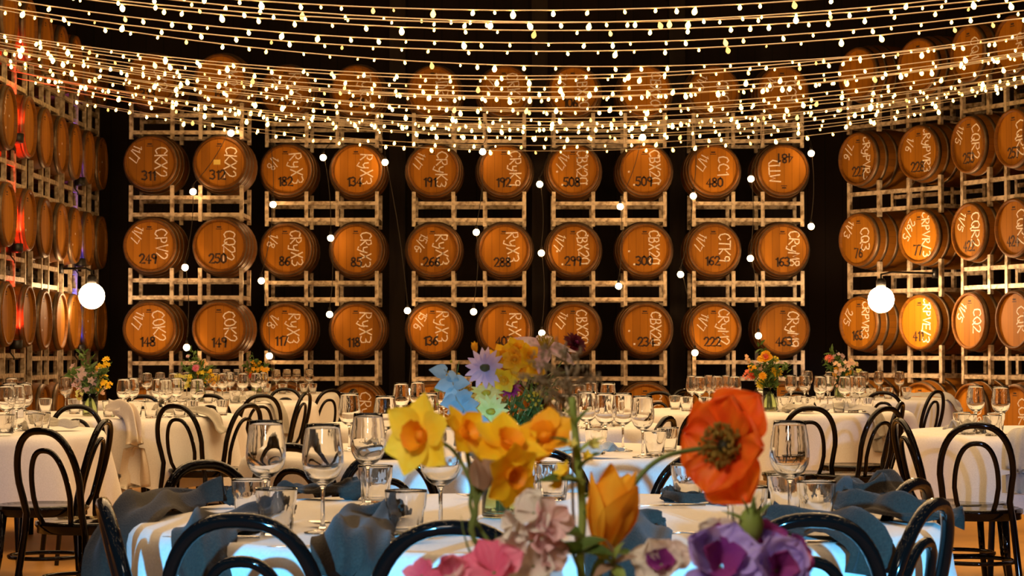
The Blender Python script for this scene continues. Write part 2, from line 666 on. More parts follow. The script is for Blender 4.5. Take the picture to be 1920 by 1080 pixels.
def stars(pts):
    def fn(t):
        m = MB()
        for x, z in pts:
            m.box((x, HEADY - 0.0005, BR + z), (0.02, 0.0012, 0.02))
        m.build('chalk_dots', 'chalk', t, False)
    return fn


S_PX = [(280, 411), (535, 668), (812, 946), (1076, 1211), (1340, 1470)]
S_Y = [24.05, 25.05, 25.1, 25.1, 25.1]
# per stack, per row from the floor: two of (chalk, date, number)
DATA = [
    [[('COK9', '', ''), ('CQ2', '', '')], [('COK2', '11/7', '148'), ('COK2', '', '149')], [('CPV2', '11/7', '249'), ('CQ22', '', '250')], [('CKX2', '11/7', '311'), ('CKX2', '', '312')], [('CX2', '', '313'), ('CK22', '', '14')]],
    [[('RyX2', '', ''), ('CRyX', '', '')], [('RyX3', '1/8', '117'), ('RyX3', '', '118')], [('CRyX3', '1/8', '86'), ('CRyX3', '', '85')], [('RyX3', '1/8', '182'), ('RyX3', '', '134')], [('RyX3', '11/7', '252'), ('TyK3', '', '251')]],
    [[('RyX1', '', ''), ('RyX9', '', '')], [('RyX3', '15/6', '136'), ('RyX3', '', '407')], [('RyX3', '15/6', '266'), ('RyX3', '', '288')], [('CRyK3', '11/7', '191'), ('CRyK9', '', '192')], [('BDR1', '', ''), ('CRK9', '1/7', '')]],
    [[('CBX2', '', ''), ('CBX0', '', '')], [('CBX20', '11/7', '233'), ('CBX20', '', '234')], [('CBX20', '11/7', '299'), ('CBX20', '', '300')], [('CBX20', '11/7', '508'), ('CBX20', '', '509')], [('CBX20', '11/7', '106'), ('CBX20', '', '')]],
    [[('CK1', '', ''), ('CRM', '', '')], [('CRyM2', '11/7', '222'), ('CRyM9', '', '463')], [('CTK9', '11/7', '162'), ('CRyM8', '', '163')], [('CC1', '11/7', '480'), ('MTD', '', '481')], [('CMC', '11/7', ''), ('CC9', '1/5', '')]],
]
SNAME = ['first back wall stack', 'second back wall stack', 'middle back wall stack', 'fourth back wall stack', 'last back wall stack']


def blabel(ch, num, where):
    s = 'oak wine barrel'
    if ch and num:
        return 'oak barrel stamped %s, chalked %s, %s' % (num, ch, where)
    if ch:
        return 'oak barrel chalked %s, %s' % (ch, where)
    return '%s, %s' % (s, where)


for si in range(5):
    Y = S_Y[si]
    xs = [X_at(p, Y) for p in S_PX[si]]
    xm = sum(xs) / 2
    for ri in range(5):
        zc = BZ[ri] + (0.005 if si else 0.0)
        for bi in range(2):
            ch, dt, nm = DATA[si][ri][bi]
            up = None
            if nm == '312':
                up = tagplate
            if nm in ('266', '300', '299', '509', '508', '234'):
                up = stars([(-0.13, -0.17), (0.16, 0.16), (-0.19, -0.02), (0.15, -0.16)])
            side = ('left-hand', 'right-hand')[bi]
            if nm:
                lab = 'oak barrel stamped %s and chalked %s, %s of the %s' % (nm, ch, ROWN[ri], SNAME[si])
            else:
                lab = blabel(ch, '', '%s one, %s of the %s' % (side, ROWN[ri], SNAME[si]))
            barrel(xs[bi], Y, zc, 0.0, lab, ch, dt, nm, 'wine barrels along the back wall', flip=(nm == '481'), extra=up)
        a, b = DATA[si][ri]
        if a[2] and b[2]:
            rl = 'steel rack carrying barrels %s and %s, %s of the %s' % (a[2], b[2], ROWN[ri], SNAME[si])
        else:
            rl = 'galvanised steel rack under the %s of the %s' % (ROWN[ri], SNAME[si])
        rack(xm, Y, zc, 0.0, (xs[0] - xm, xs[1] - xm), rl, floor=(ri == 0))

# left wall: barrels stacked along the hall, heads to the room
LY = [20.05, 20.90, 21.65, 22.42, 23.13, 23.86, 24.62]
LXH = -4.6
LN = ['nearest', 'second nearest', 'third nearest', 'fourth nearest', 'fifth nearest', 'sixth nearest', 'farthest']
for ri in range(5):
    for k, y in enumerate(LY):
        barrel(LXH, y, RZ[ri] + (0.03 if k < 2 else 0.0), PI / 2,
               'edge-on oak barrel on the left wall, %s, %s' % (ROWN[ri], LN[k]), group='wine barrels along the left wall',
               extra=stars([(0.05, 0.02), (-0.08, -0.1)]) if (k + ri) % 3 == 0 else None, date='11/7' if (k == 0 and ri == 3) else '')
    for p in range(4):
        ys = LY[2 * p:2 * p + 2]
        ym = sum(ys) / len(ys)
        rack(LXH, ym, RZ[ri] + (0.03 if p == 0 else 0.0), PI / 2, tuple(y - ym for y in ys),
             'steel rack on the left wall under the %s, %s from the camera' % (ROWN[ri], ['nearest', 'second', 'third', 'farthest'][p]), floor=(ri == 0))


def sidestack(c, ang, sp, n, data, nm):
    d = Vector((math.cos(ang), -math.sin(ang)))
    rot = -ang
    offs = [sp * (i - (n - 1) / 2) for i in range(n)]
    mid = Vector(c) + d * (sp * (n - 1) / 2)
    for ri in range(5):
        for i in range(n):
            p = mid + d * offs[i]
            ch, dt, num = data[ri][i]
            lab = blabel(ch, num, '%s of the %s%s' % (ROWN[ri], nm, '' if n == 1 else (', left' if i == 0 else ', right')))
            barrel(p.x, p.y, RZ[ri], rot, lab, ch, dt, num, 'wine barrels along the right wall')
        nums = [x[2] for x in data[ri]]
        rl = 'galvanised steel rack under the %s of the %s' % (ROWN[ri], nm)
        rack(mid.x, mid.y, RZ[ri], rot, tuple(offs), rl, floor=(ri == 0))


sidestack((X_at(1608, 24.0), 24.0), R(54), 0.90, 2, [
    [('CQ9', '', ''), ('CRV', '', '')], [('CRPVR3', '2/5', '165'), ('CRPVE/3', '', '411')], [('CQ3', '11/3', '76'), ('CRPVR/3', '26/5', '77')],
    [('CRyPVR3', '7/6', '227'), ('CRyPVR3', '1/6', '228')], [('', '', ''), ('', '', '')]], 'stack behind the lamp')
sidestack((X_at(1815, 22.35), 22.35), R(66), 0.74, 2, [
    [('CQ8', '', ''), ('COK', '', '')], [('CQ2', '11/5', ''), ('CQR', '', '')], [('CQR2', '11/5', '422'), ('CQR2', '', '424')],
    [('CQR2', '11/5', '253'), ('CQR2', '', '257')], [('CQ1', '', ''), ('CK', '', '')]], 'right wall stack')
sidestack((5.02, 20.85), R(72), 0.74, 1, [[('CV', '', '')], [('CV9', '', '')], [('CVR', '', '')], [('CVK', '', '')], [('CVB', '', '')]], 'last stack at the right edge')
# ------------------------------------------------------------------ fairy light strings over the hall
ORD = ['first', 'second', 'third', 'fourth', 'fifth', 'sixth', 'seventh', 'eighth', 'ninth', 'tenth', 'eleventh', 'twelfth', 'thirteenth', 'fourteenth',
       'fifteenth', 'sixteenth', 'seventeenth', 'eighteenth', 'nineteenth', 'twentieth', 'twenty-first', 'twenty-second', 'twenty-third', 'twenty-fourth',
       'twenty-fifth', 'twenty-sixth', 'twenty-seventh', 'twenty-eighth', 'twenty-ninth', 'thirtieth', 'thirty-first', 'thirty-second']
bb = MB()
bb.lathe([(0.0002, -0.044), (0.0075, -0.042), (0.0135, -0.033), (0.0155, -0.024), (0.011, -0.013), (0.0055, -0.005), (0.0035, 0.001), (0.0002, 0.002)], 7)
BULB = bb.mesh('fairy_bulb', 'fairy_bulb')
SD = [13.75, 14.15, 14.32, 14.62, 15.42, 15.58, 16.7, 17.1, 17.45, 17.75, 18.05, 18.3, 18.55, 18.8, 19.05, 19.35, 19.65, 19.95, 20.25, 20.55, 20.8, 21.05, 21.3, 21.55, 21.95, 22.6, 23.5]
for i, d in enumerate(SD):
    rg = random.Random(100 + i)
    x0 = 0.32 + rg.uniform(-0.12, 0.12)
    xl = -4.76
    xr = 5.3 if d < 20.6 else (4.85 if d < 21.5 else (4.4 if d < 22.8 else 3.62))
    zc = 3.27 + rg.uniform(-0.035, 0.035)
    sag = 0.53 / (5.05 ** 2)
    sl = rg.uniform(-0.012, 0.012)
    yaw = rg.uniform(-0.008, 0.008)

    def P(x):
        return Vector((x, d + yaw * (x - x0), zc + sag * (x - x0) ** 2 + sl * (x - x0)))
    t = thing('fairy_light_string', 'string of warm fairy lights across the hall, %s from the top of the canopy' % ORD[i], 'string lights', P(xl), 0, 'fairy light strings over the hall')
    o0 = P(xl)
    n = 30
    MB().tube([P(xl + (xr - xl) * k / n) - o0 for k in range(n + 1)], 0.0042, 4).build('wire', 'wire_pale', t)
    half = 0.2338 * d + 0.35
    x = max(xl + 0.1, -half) + rg.uniform(0, 0.2)
    while x < min(xr - 0.1, half):
        b = put(BULB, 'bulb', t, P(x) - o0 + Vector((rg.uniform(-.006, .006), rg.uniform(-.006, .006), -0.002)), sca=rg.choice((0.5, 0.6, 0.7, 0.85, 0.9, 1.2)))
        b.rotation_euler = (rg.uniform(-.35, .35), rg.uniform(-.35, .35), 0)
        x += rg.choice((0.13, 0.2, 0.22, 0.25, 0.28))
# unseen globe strings added overhead for top light and sparkle in the glasses
cm, cw = MB(), MB()
rg = random.Random(77)
for k in range(20):
    d = 0.2 + k * 0.95
    zb = 3.35 if d < 9.5 else 4.85

    def P(x, d=d, e=rg.uniform(-.05, .05)):
        return Vector((x, d, zb + e + 0.53 / (5.05 ** 2) * (x - 0.3) ** 2))
    cw.tube([P(-4.76 + 10.06 * q / 20) for q in range(21)], 0.0036, 4)
    x = -4.4 + rg.uniform(0, .9)
    while x < 4.9:
        c = P(x)
        cm.ball(c - Vector((0, 0, 0.05)), 0.046, 9, 6)
        x += rg.uniform(0.9, 1.5)
cn = thing('added_globe_strings', 'unseen globe light strings added above the tables for light and sparkle', 'string lights', (0, 0, 0))
cn['kind'] = 'stuff'
cm.build('bulbs', 'added_globe', cn)
cw.build('wires', 'wire_pale', cn)
for s, x in (('left', -4.79), ('right', 5.33)):
    o = MB().tube([(x, YF, 3.82), (x, 12, 3.79), (x, 20.4 if s == 'right' else 19.62, 3.81)], 0.006, 5).build('support_cable', 'wire_dark')
    tag(o, 'steel cable along the %s side holding the ends of the light strings' % s, 'cable')

# ------------------------------------------------------------------ globe bulbs hung down between the barrels
gm = MB()
gm.ball((0, 0, -0.052), 0.036, 10, 7)
GLOBE = gm.mesh('globe_bulb', 'festoon_bulb')
so = MB()
so.lathe([(0.0005, 0.03), (0.012, 0.03), (0.016, 0.01), (0.017, -0.022), (0.0005, -0.022)], 8)
SOCK = so.mesh('socket', 'black_metal')
FEST = [
    ([(433, 250), (362, 360), (347, 502), (350, 652)], 23.9, 'beside barrels 311, 249 and 148'),
    ([(512, 384), (490, 527), (505, 668)], 24.85, 'down the outer side of barrels 86 and 117'),
    ([(606, 296), (620, 447), (618, 590)], 24.85, 'between barrels 182 and 134'),
    ([(722, 305), (764, 583), (767, 735)], 24.9, 'from barrel 134 down beside barrel 136'),
    ([(905, 285), (893, 436), (888, 585)], 24.9, 'between barrels 191 and 192'),
    ([(1012, 346), (1015, 475), (1016, 625)], 24.9, 'between barrels 192 and 508'),
    ([(1205, 258), (1163, 388), (1160, 537)], 24.9, 'between barrels 508 and 509'),
    ([(1300, 368), (1276, 515), (1303, 662)], 24.9, 'between barrels 509 and 480'),
    ([(1408, 336), (1407, 485), (1422, 630)], 24.9, 'between barrels 480 and 481'),
    ([(1521, 288), (1521, 425)], 24.9, 'down the outer side of barrels 481 and 163'),
]
for pts, Y, wh in FEST:
    q = [at(x, y, Y) + Vector((0, 0, 0.055)) for x, y in pts]
    t = thing('globe_light_string', 'string of warm globe bulbs hanging %s' % wh, 'string lights', q[0], 0, 'globe bulb strings on the barrel racks')
    path = []
    # hooked over the nearest rack post above
    best = None
    for si in range(5):
        for pxs in S_PX[si]:
            for sx in (-1, 1):
                xx = X_at(pxs, S_Y[si]) + sx * RP
                for ri in range(1, 5):
                    zz = BZ[ri] - 0.38
                    if zz > q[0].z - 0.02:
                        c = abs(xx - q[0].x) + 0.8 * (zz - q[0].z)
                        if best is None or c < best[0]:
                            best = (c, Vector((xx, S_Y[si] + 0.088, zz)))
    top = best[1]
    seq = [top] + q
    for a, b in zip(seq, seq[1:]):
        for k in range(8):
            u = k / 8
            p = a.lerp(b, u)
            p.z -= 0.05 * 4 * u * (1 - u) * 0.5
            p.x += 0.03 * math.sin(PI * u)
            path.append(p - q[0] + Vector((0, 0, 0.028)))
    path.append(q[-1] - q[0] + Vector((0, 0, 0.028)))
    MB().tube(path, 0.004, 5).build('wire', 'wire_dark', t)
    for p in q:
        put(SOCK, 'socket', t, p - q[0])
        put(GLOBE, 'globe_bulb', t, p - q[0])


# ------------------------------------------------------------------ the two bright globe lamps, and the coloured uplights in the racks
def globe_lamp(p, post, label, m_='globe_lamp'):
    t = thing('globe_lamp', label, 'lamp', p)
    m = MB()
    m.ball((0, 0, 0), 0.135, 20, 12)
    m.build('globe', m_, t)
    m = MB()
    m.lathe([(0.0005, 0.22), (0.035, 0.22), (0.05, 0.19), (0.05, 0.13), (0.0005, 0.125)], 14)
    m.build('lamp_holder', 'black_metal', t)
    q = Vector(post) - Vector(p)
    m = MB()
    m.tube([(0, 0, 0.2), (0, 0, 0.26), (q.x * 0.2, q.y * 0.2, 0.29), (q.x, q.y, 0.29)], 0.012, 7)
    m.box((q.x, q.y, 0.29), (0.06, 0.06, 0.1))
    m.build('bracket_arm', 'black_metal', t)
    return t


pr = at(1652, 562, 22.6)
globe_lamp(pr, (4.46, 23.06, pr.z), 'glaring warm globe lamp on the rack above barrels 165 and 411')
pl = at(172, 555, 22.75)
globe_lamp(pl, (-4.72, 22.88, pl.z), 'glaring warm globe lamp on the rack along the left wall', 'globe_lamp_soft')

emit('led_red', (1.0, 0.035, 0.012), 26)
emit('led_blue', (0.035, 0.05, 1.0), 40)
emit('led_violet', (0.20, 0.05, 1.0), 26)
ub = MB()
ub.lathe([(0.0005, 0.0), (0.055, 0.0), (0.06, 0.02), (0.06, 0.085), (0.05, 0.09), (0.05, 0.075), (0.0005, 0.075)], 14)
UCAN = ub.mesh('housing', 'black_metal')
for px, py, Y, cname, c, e, wh in (
        (45, 282, 20.45, 'led_red', (1, 0.04, 0.015), 8, 'on the rack just under the top row'),
        (42, 268, 20.48, 'led_red', (1, 0.04, 0.015), 7, 'on the rack in the fourth row'),
        (34, 474, 20.48, 'led_red', (1, 0.04, 0.015), 9, 'on the rack in the third row'),
        (34, 655, 20.48, 'led_red', (1, 0.04, 0.015), 9, 'on the rack in the second row'),
        (150, 348, 23.45, 'led_violet', (0.3, 0.12, 1), 3, 'on the rack in the fourth row'),
        (151, 500, 23.50, 'led_violet', (0.2, 0.06, 1), 8, 'on the rack in the third row'),
        (150, 662, 23.50, 'led_blue', (0.06, 0.09, 1), 36, 'on the rack in the second row')):
    if py == 282:
        zz = 3.97 - 0.3
        continue
    p = at(px, py, Y)
    p.x = -4.635
    col_n = 'red' if 'red' in cname else ('blue' if 'blue' in cname else 'violet')
    t = thing('led_uplight', 'small black uplight glowing %s between the barrels, %s' % (col_n, wh), 'uplight', p, 0, 'coloured uplights in the left racks')
    put(UCAN, 'housing', t)
    m = MB()
    m.lathe([(0.0005, 0.082), (0.047, 0.0775)], 14)
    m.build('lens', cname, t)
    m = MB()
    m.tube([(-0.055, 0, 0.05), (-0.055, 0, -0.03), (-0.02, 0, -0.075), (-0.02, 0, -0.10)], 0.008, 5)
    m.build('bracket', 'black_metal', t)
    l = bpy.data.lights.new('uplight_beam', 'SPOT')
    l.energy = e * 15
    l.color = c
    l.spot_size = R(75 if col_n == 'red' else 40)
    l.spot_blend = 0.7
    l.shadow_soft_size = 0.04
    lo = bpy.data.objects.new('uplight_beam', l)
    lo.location = (0, 0, 0.1)
    lo.rotation_euler = Vector((-0.05, 0.30, 1.0) if col_n == 'red' else (-0.35, 0.10, 1.0)).to_track_quat('-Z', 'Y').to_euler()
    lo.parent = t
    col.objects.link(lo)
# ------------------------------------------------------------------ tables and cloths
TZ = 0.74
TR = 0.90


def table(x, y, r, lab):
    t = thing('banquet_table', 'round banquet table hidden under the white cloth, ' + lab, 'table', (x, y, 0))
    MB().lathe([(0.0005, TZ - 0.032), (r - 0.03, TZ - 0.032), (r - 0.012, TZ - 0.028), (r - 0.012, TZ - 0.008), (r - 0.03, TZ - 0.004), (0.0005, TZ - 0.004)], 40).build('tabletop', 'wood_top', t)
    for k in range(4):
        a = PI / 4 + k * PI / 2
        MB().tube([(0.62 * r * math.cos(a), 0.62 * r * math.sin(a), TZ - 0.03), (0.66 * r * math.cos(a), 0.66 * r * math.sin(a), 0.0)], 0.016, 8).build('leg', 'black_metal', t)
    return t


def cloth(x, y, r, lab, rot=0.0, seed=1, half=1.22, maxd=0.40):
    """square cloth draped over a round table: flat top, rolled edge, folds that deepen to the hem"""
    rg = random.Random(seed)
    ph = [rg.uniform(0, 6.28) for _ in range(6)]
    nA = 176
    prof = [0.0, 0.35, 0.7, 0.9, 0.972]
    drop = [0.0, 0.03, 0.08, 0.16, 0.28, 0.42, 0.58, 0.74, 0.88, 1.0]
    n1 = len(prof)
    tot = n1 + len(drop)

    def fn(u, v):
        a = u * 2 * PI
        j = int(round(v * (tot - 1)))
        if j < n1:
            q = prof[j] * r
            z = TZ + 0.0015 + 0.0011 * math.sin(3 * a + ph[0]) * (prof[j])
            return Vector((x + q * math.cos(a), y + q * math.sin(a), z))
        s = drop[j - n1]
        c = max(abs(math.cos(a - rot)), abs(math.sin(a - rot)))
        L = min(half / c - r, maxd)
        L *= 1 + 0.03 * math.sin(7 * a + ph[1])
        dz = s * L
        e = min(1.0, dz / 0.025)
        w = 0.5 + 0.5 * math.sin(11 * a + 1.3 * math.sin(3 * a + ph[2]) + ph[3])
        w2 = 0.5 + 0.5 * math.sin(23 * a + ph[4])
        amp = (0.095 * w ** 1.8 + 0.03 * w2 ** 1.5) * (dz / 0.45) ** 0.75
        corner = max(0.0, (1 - abs(c - 0.7071) * 9)) * 0.03 * s
        q = r - 0.022 + 0.026 * e ** 0.6 + amp + corner
        return Vector((x + q * math.cos(a), y + q * math.sin(a), TZ + 0.0015 - dz + 0.012 * (1 - e) * 0))
    m = MB().grid(nA, tot, fn, True)
    o = m.build('tablecloth', 'linen_white')
    return tag(o, lab, 'tablecloth', 'white tablecloths')


TABLES = {
    'near': (0.055, 4.93, 'nearest one'),
    'mid': (-0.10, 8.30, 'second one back in the middle'),
    'back': (-0.12, 11.35, 'third one back in the middle'),
    'lnear': (-2.84, 10.38, 'nearest one on the left'),
    'l2': (-2.52, 13.0, 'second one back on the left'),
    'l3': (-2.37, 16.4, 'third one back on the left'),
    'l4': (-2.42, 19.9, 'farthest one on the left'),
    'rnear': (2.74, 10.25, 'nearest one on the right'),
    'r2': (1.64, 14.0, 'second one back on the right'),
    'r3': (2.66, 17.6, 'farthest one on the right'),
}
CL = {
    'near': 'white cloth on the nearest table, lit blue along its front', 'mid': 'white cloth on the table behind the nearest one, half hidden by flowers',
    'back': 'white cloth on the middle table farthest back', 'lnear': 'white cloth on the nearest table at the left edge',
    'l2': 'white cloth on the table with the pink and yellow bouquet at left', 'l3': 'white cloth on the table with the pale yellow and coral bouquet',
    'l4': 'white cloth on the far left table with the orange bouquet', 'rnear': 'white cloth on the nearest table at the right edge',
    'r2': 'white cloth on the table with the orange and yellow bouquet', 'r3': 'white cloth on the far right table with the coral bouquet',
}
for k, (x, y, d) in TABLES.items():
    table(x, y, TR, d)
    cloth(x, y, TR, CL[k], rot={'near': 0.3, 'lnear': 0.62, 'l2': 0.25, 'rnear': 0.9, 'r2': 0.5}.get(k, 0.1 * len(k)), seed=len(k) + int(y * 10), maxd=0.24 if k == 'near' else 0.40)
# the small table that carries the front bouquet, below the frame
t0 = thing('side_table', 'small round table just below the picture holding the front bouquet', 'table', (0.10, 2.36, 0))
MB().lathe([(0.0005, TZ - 0.03), (0.36, TZ - 0.03), (0.38, TZ - 0.02), (0.38, TZ - 0.006), (0.37, TZ), (0.0005, TZ)], 36).build('tabletop', 'wood_top', t0)
MB().lathe([(0.0005, TZ - 0.03), (0.03, TZ - 0.03), (0.03, 0.08), (0.19, 0.03), (0.2, 0.0), (0.0005, 0.0)], 20).build('pedestal', 'black_metal', t0)


# ------------------------------------------------------------------ bentwood chairs
def chair_proto():
    t = thing('bentwood_chair', 'x', 'chair', (0, 0, 0), 0, 'black bentwood chairs')
    # outer hoop and rear legs in one bent rod
    def hoop(hw, zs, zt, leg):
        p = []
        n = 26
        for k in range(n + 1):
            a = PI * k / n
            c, s = math.cos(a), math.sin(a)
            xx = hw * math.copysign(abs(c) ** 0.80, c)
            zz = zs + (zt - zs) * (s ** 0.92 if s > 0 else 0)
            p.append((xx, zz))
        return p
    def back_y(z):
        return -0.185 - 0.095 * max(0, (z - 0.46)) / 0.37 - (0.05 * (0.46 - z) / 0.46 if z < 0.46 else 0)
    arc = hoop(0.146, 0.615, 0.817, True)
    pts = [(0.185, -0.235, 0.0), (0.168, -0.215, 0.2), (0.146, back_y(0.42), 0.42), (0.133, back_y(0.50), 0.50), (0.139, back_y(0.56), 0.56)]
    left = [(-a, b, c) for a, b, c in reversed(pts)]
    mid = [(x, back_y(z), z) for x, z in arc]
    MB().tube(pts + mid + left, 0.0140, 9).build('back_frame', 'black_lacquer', t)
    arc = hoop(0.088, 0.56, 0.742, False)
    pts = [(0.068, -0.178, 0.462), (0.079, back_y(0.50), 0.50)]
    left = [(-a, b, c) for a, b, c in reversed(pts)]
    MB().tube(pts + [(x, back_y(z) + 0.002, z) for x, z in arc] + left, 0.0108, 8).build('inner_hoop', 'black_lacquer', t)
    MB().lathe([(0.0005, 0.462), (0.15, 0.458), (0.185, 0.466), (0.197, 0.462), (0.199, 0.448), (0.19, 0.438), (0.19, 0.42), (0.178, 0.42), (0.178, 0.44), (0.0005, 0.442)], 30).build('seat', 'black_lacquer', t)
    for s in (-1, 1):
        MB().tube([(s * 0.128, 0.125, 0.44), (s * 0.138, 0.14, 0.25), (s * 0.165, 0.175, 0.0)], [0.016, 0.0145, 0.0115], 8).build('front_leg', 'black_lacquer', t)
    MB().tube([(0.158 * math.cos(a * PI / 12), 0.158 * math.sin(a * PI / 12) - 0.02, 0.245) for a in range(24)], 0.009, 7, True).build('leg_ring', 'black_lacquer', t)
    return t


CH = chair_proto()
used = [False]


def chair(px, d, face, label):
    """face: heading of the sitter in degrees (90 looks away from the camera)"""
    loc = (X_at(px, d), d, 0)
    rz = R(face - 90)
    if not used[0]:
        used[0] = True
        CH.location = loc
        CH.rotation_euler = (0, 0, rz)
        CH['label'] = label
        return CH
    return clone(CH, loc, rz, label)


# px of the hoop top, distance of the hoop, heading, label; the seat lies in front of the hoop along the heading
CHAIRS = [
    (447, 3.88, 82, 'black bentwood chair in front of the nearest table, left of the drooping napkin'),
    (850, 3.72, 90, 'black bentwood chair in front of the nearest table, behind the yellow daffodil stem'),
    (1520, 3.88, 98, 'black bentwood chair in front of the nearest table, under the dark napkin at right'),
    (1756, 4.28, 150, 'black bentwood chair at the right end of the nearest table, hoop nearer the camera'),
    (1718, 4.95, 147, 'black bentwood chair at the right end of the nearest table, low hoop behind the napkin'),
    (192, 4.30, 14, 'black bentwood chair cut off at the left end of the nearest table'),
    (382, 5.80, -52, 'black bentwood chair behind the left napkins of the nearest table'),
    (543, 6.85, 68, 'black bentwood chair seen between the two left wine glasses of the nearest table'),
    (725, 6.35, -80, 'black bentwood chair behind the nearest table, left of the daffodil cluster'),
    (1015, 6.5, -92, 'black bentwood chair hidden behind the daffodil cluster'),
    (1318, 6.2, -112, 'black bentwood chair behind the orange poppy at the nearest table'),
    (76, 8.25, 62, 'black bentwood chair in front of the nearest table at the left edge'),
    (201, 9.35, 174, 'black bentwood chair turned sideways at the nearest left table'),
    (143, 11.95, -70, 'black bentwood chair with a broad arch between the two near left tables'),
    (327, 12.45, 62, 'black bentwood chair before the hanging cloth of the second left table'),
    (470, 12.35, 150, 'black bentwood chair seen side-on at the end of the second left table'),
    (268, 14.7, -75, 'black bentwood chair behind the glasses of the second left table'),
    (392, 15.0, 84, 'black bentwood chair below the pale yellow and coral bouquet'),
    (492, 14.9, 112, 'black bentwood chair right of the pale yellow bouquet, hoop facing the camera'),
    (576, 15.75, 165, 'black bentwood chair with two narrow hoops left of the floor barrel'),
    (535, 17.4, -80, 'black bentwood chair under the row of four far wine glasses'),
    (622, 16.6, 135, 'black bentwood chair at the end of the far left table before the barrel'),
    (664, 17.1, 170, 'black bentwood chair seen edge-on in front of the floor barrel'),
    (752, 13.1, -60, 'black bentwood chair in the gap left of the single daffodil'),
    (1325, 10.9, 75, 'black bentwood chair left of the poppy before the second right table'),
    (1254, 9.8, 155, 'black bentwood chair with two close hoops left of the poppy'),
    (1519, 11.6, 96, 'black bentwood chair right of the poppy before the second right table'),
    (1664, 11.5, 128, 'black bentwood chair angled at the right of the second right table'),
    (1492, 15.9, -85, 'black bentwood chair behind the second right table, under the coral bouquet'),
    (1655, 16.0, 76, 'black bentwood chair in front of the far right table'),
    (1690, 12.6, 160, 'black bentwood chair half hidden between the two right tables'),
    (1758, 16.7, 140, 'black bentwood chair in front of the far right table end'),
    (1622, 19.3, -165, 'black bentwood chair edge-on behind the coral bouquet'),
    (1830, 8.9, 80, 'black bentwood chair standing clear at the right edge'),
    (1683, 9.85, 7, 'black bentwood chair leaning into the near right table, seen edge-on'),
    (1235, 16.0, -100, 'black bentwood chair before the floor barrel right of the middle'),
    (1285, 17.0, -70, 'black bentwood chair among the far glasses left of the poppy'),
]
for px, d, face, lab in CHAIRS:
    a = R(face)
    off = 0.28
    for _k in range(12):
        c = Vector((X_at(px, d), d)) + Vector((math.cos(a), math.sin(a))) * off
        hit = [q for n_, q in TABLES.items() if n_ != 'near' and (Vector(q[:2]) - c).length < 1.06]
        if not hit or px == 576:
            break
        d += -0.04 if c.y < hit[0][1] + 0.15 else 0.04
    chair(960 + c.x / c.y * F, c.y, face, lab)


# ------------------------------------------------------------------ glasses
def solid_glass(outer, inner, seg, mod=None):
    """closed wall of glass from an outer and an inner profile"""
    prof = [(0.0004, outer[0][1])] + outer + inner[::-1] + [(0.0004, inner[0][1])]
    return MB().lathe(prof, seg, mod=mod)


def wine_mesh(seg):
    ou = [(0.036, 0.0), (0.0375, 0.0015), (0.036, 0.003), (0.018, 0.0065), (0.0065, 0.012), (0.0042, 0.022), (0.0038, 0.06), (0.0042, 0.088), (0.008, 0.096), (0.020, 0.102), (0.031, 0.112), (0.0385, 0.126), (0.0418, 0.142), (0.0412, 0.162), (0.0385, 0.184), (0.0345, 0.2075), (0.0336, 0.2175)]
    inn = [(0.014, 0.1035), (0.028, 0.1135), (0.0365, 0.127), (0.0400, 0.142), (0.0394, 0.162), (0.0368, 0.184), (0.0332, 0.2075), (0.0325, 0.2175)]
    return solid_glass(ou, inn, seg).mesh('wine_glass', 'glass')


def tumbler_mesh(seg):
    def mod(a, h):
        if h < 0.058:
            return 1 - 0.055 * abs(math.sin(5 * a)) ** 2
        return 1.0
    ou = [(0.0305, 0.0), (0.032, 0.0015), (0.0338, 0.018), (0.0362, 0.052), (0.0392, 0.062), (0.0412, 0.088), (0.0416, 0.0925)]
    inn = [(0.026, 0.0115), (0.0295, 0.016), (0.0328, 0.052), (0.0366, 0.0635), (0.0392, 0.088), (0.0398, 0.0925)]
    return solid_glass(ou, inn, seg, mod).mesh('tumbler', 'glass')


WG = [wine_mesh(36), wine_mesh(18)]
TG = [tumbler_mesh(40), tumbler_mesh(20)]
GL_ITEMS = []


def glass(kind, px, py, tb, sca=1.0, fine=False):
    """a glass whose foot shows at px, py on a table top"""
    p = on(px, py, TZ + 0.003)
    GL_ITEMS.append((kind, p, tb, sca, fine, px))


for px, py in ((498, 984), (605, 1000), (690, 950), (826, 1003), (1005, 938), (1367, 1000), (1481, 985)):
    glass('wine', px, py, 'near', 1.03, True)
for px, py in ((470, 980), (518, 1003), (704, 946), (761, 1008), (1037, 938), (1290, 942), (1402, 998), (1474, 968), (1531, 985)):
    glass('tumbler', px, py, 'near', 1.03, True)
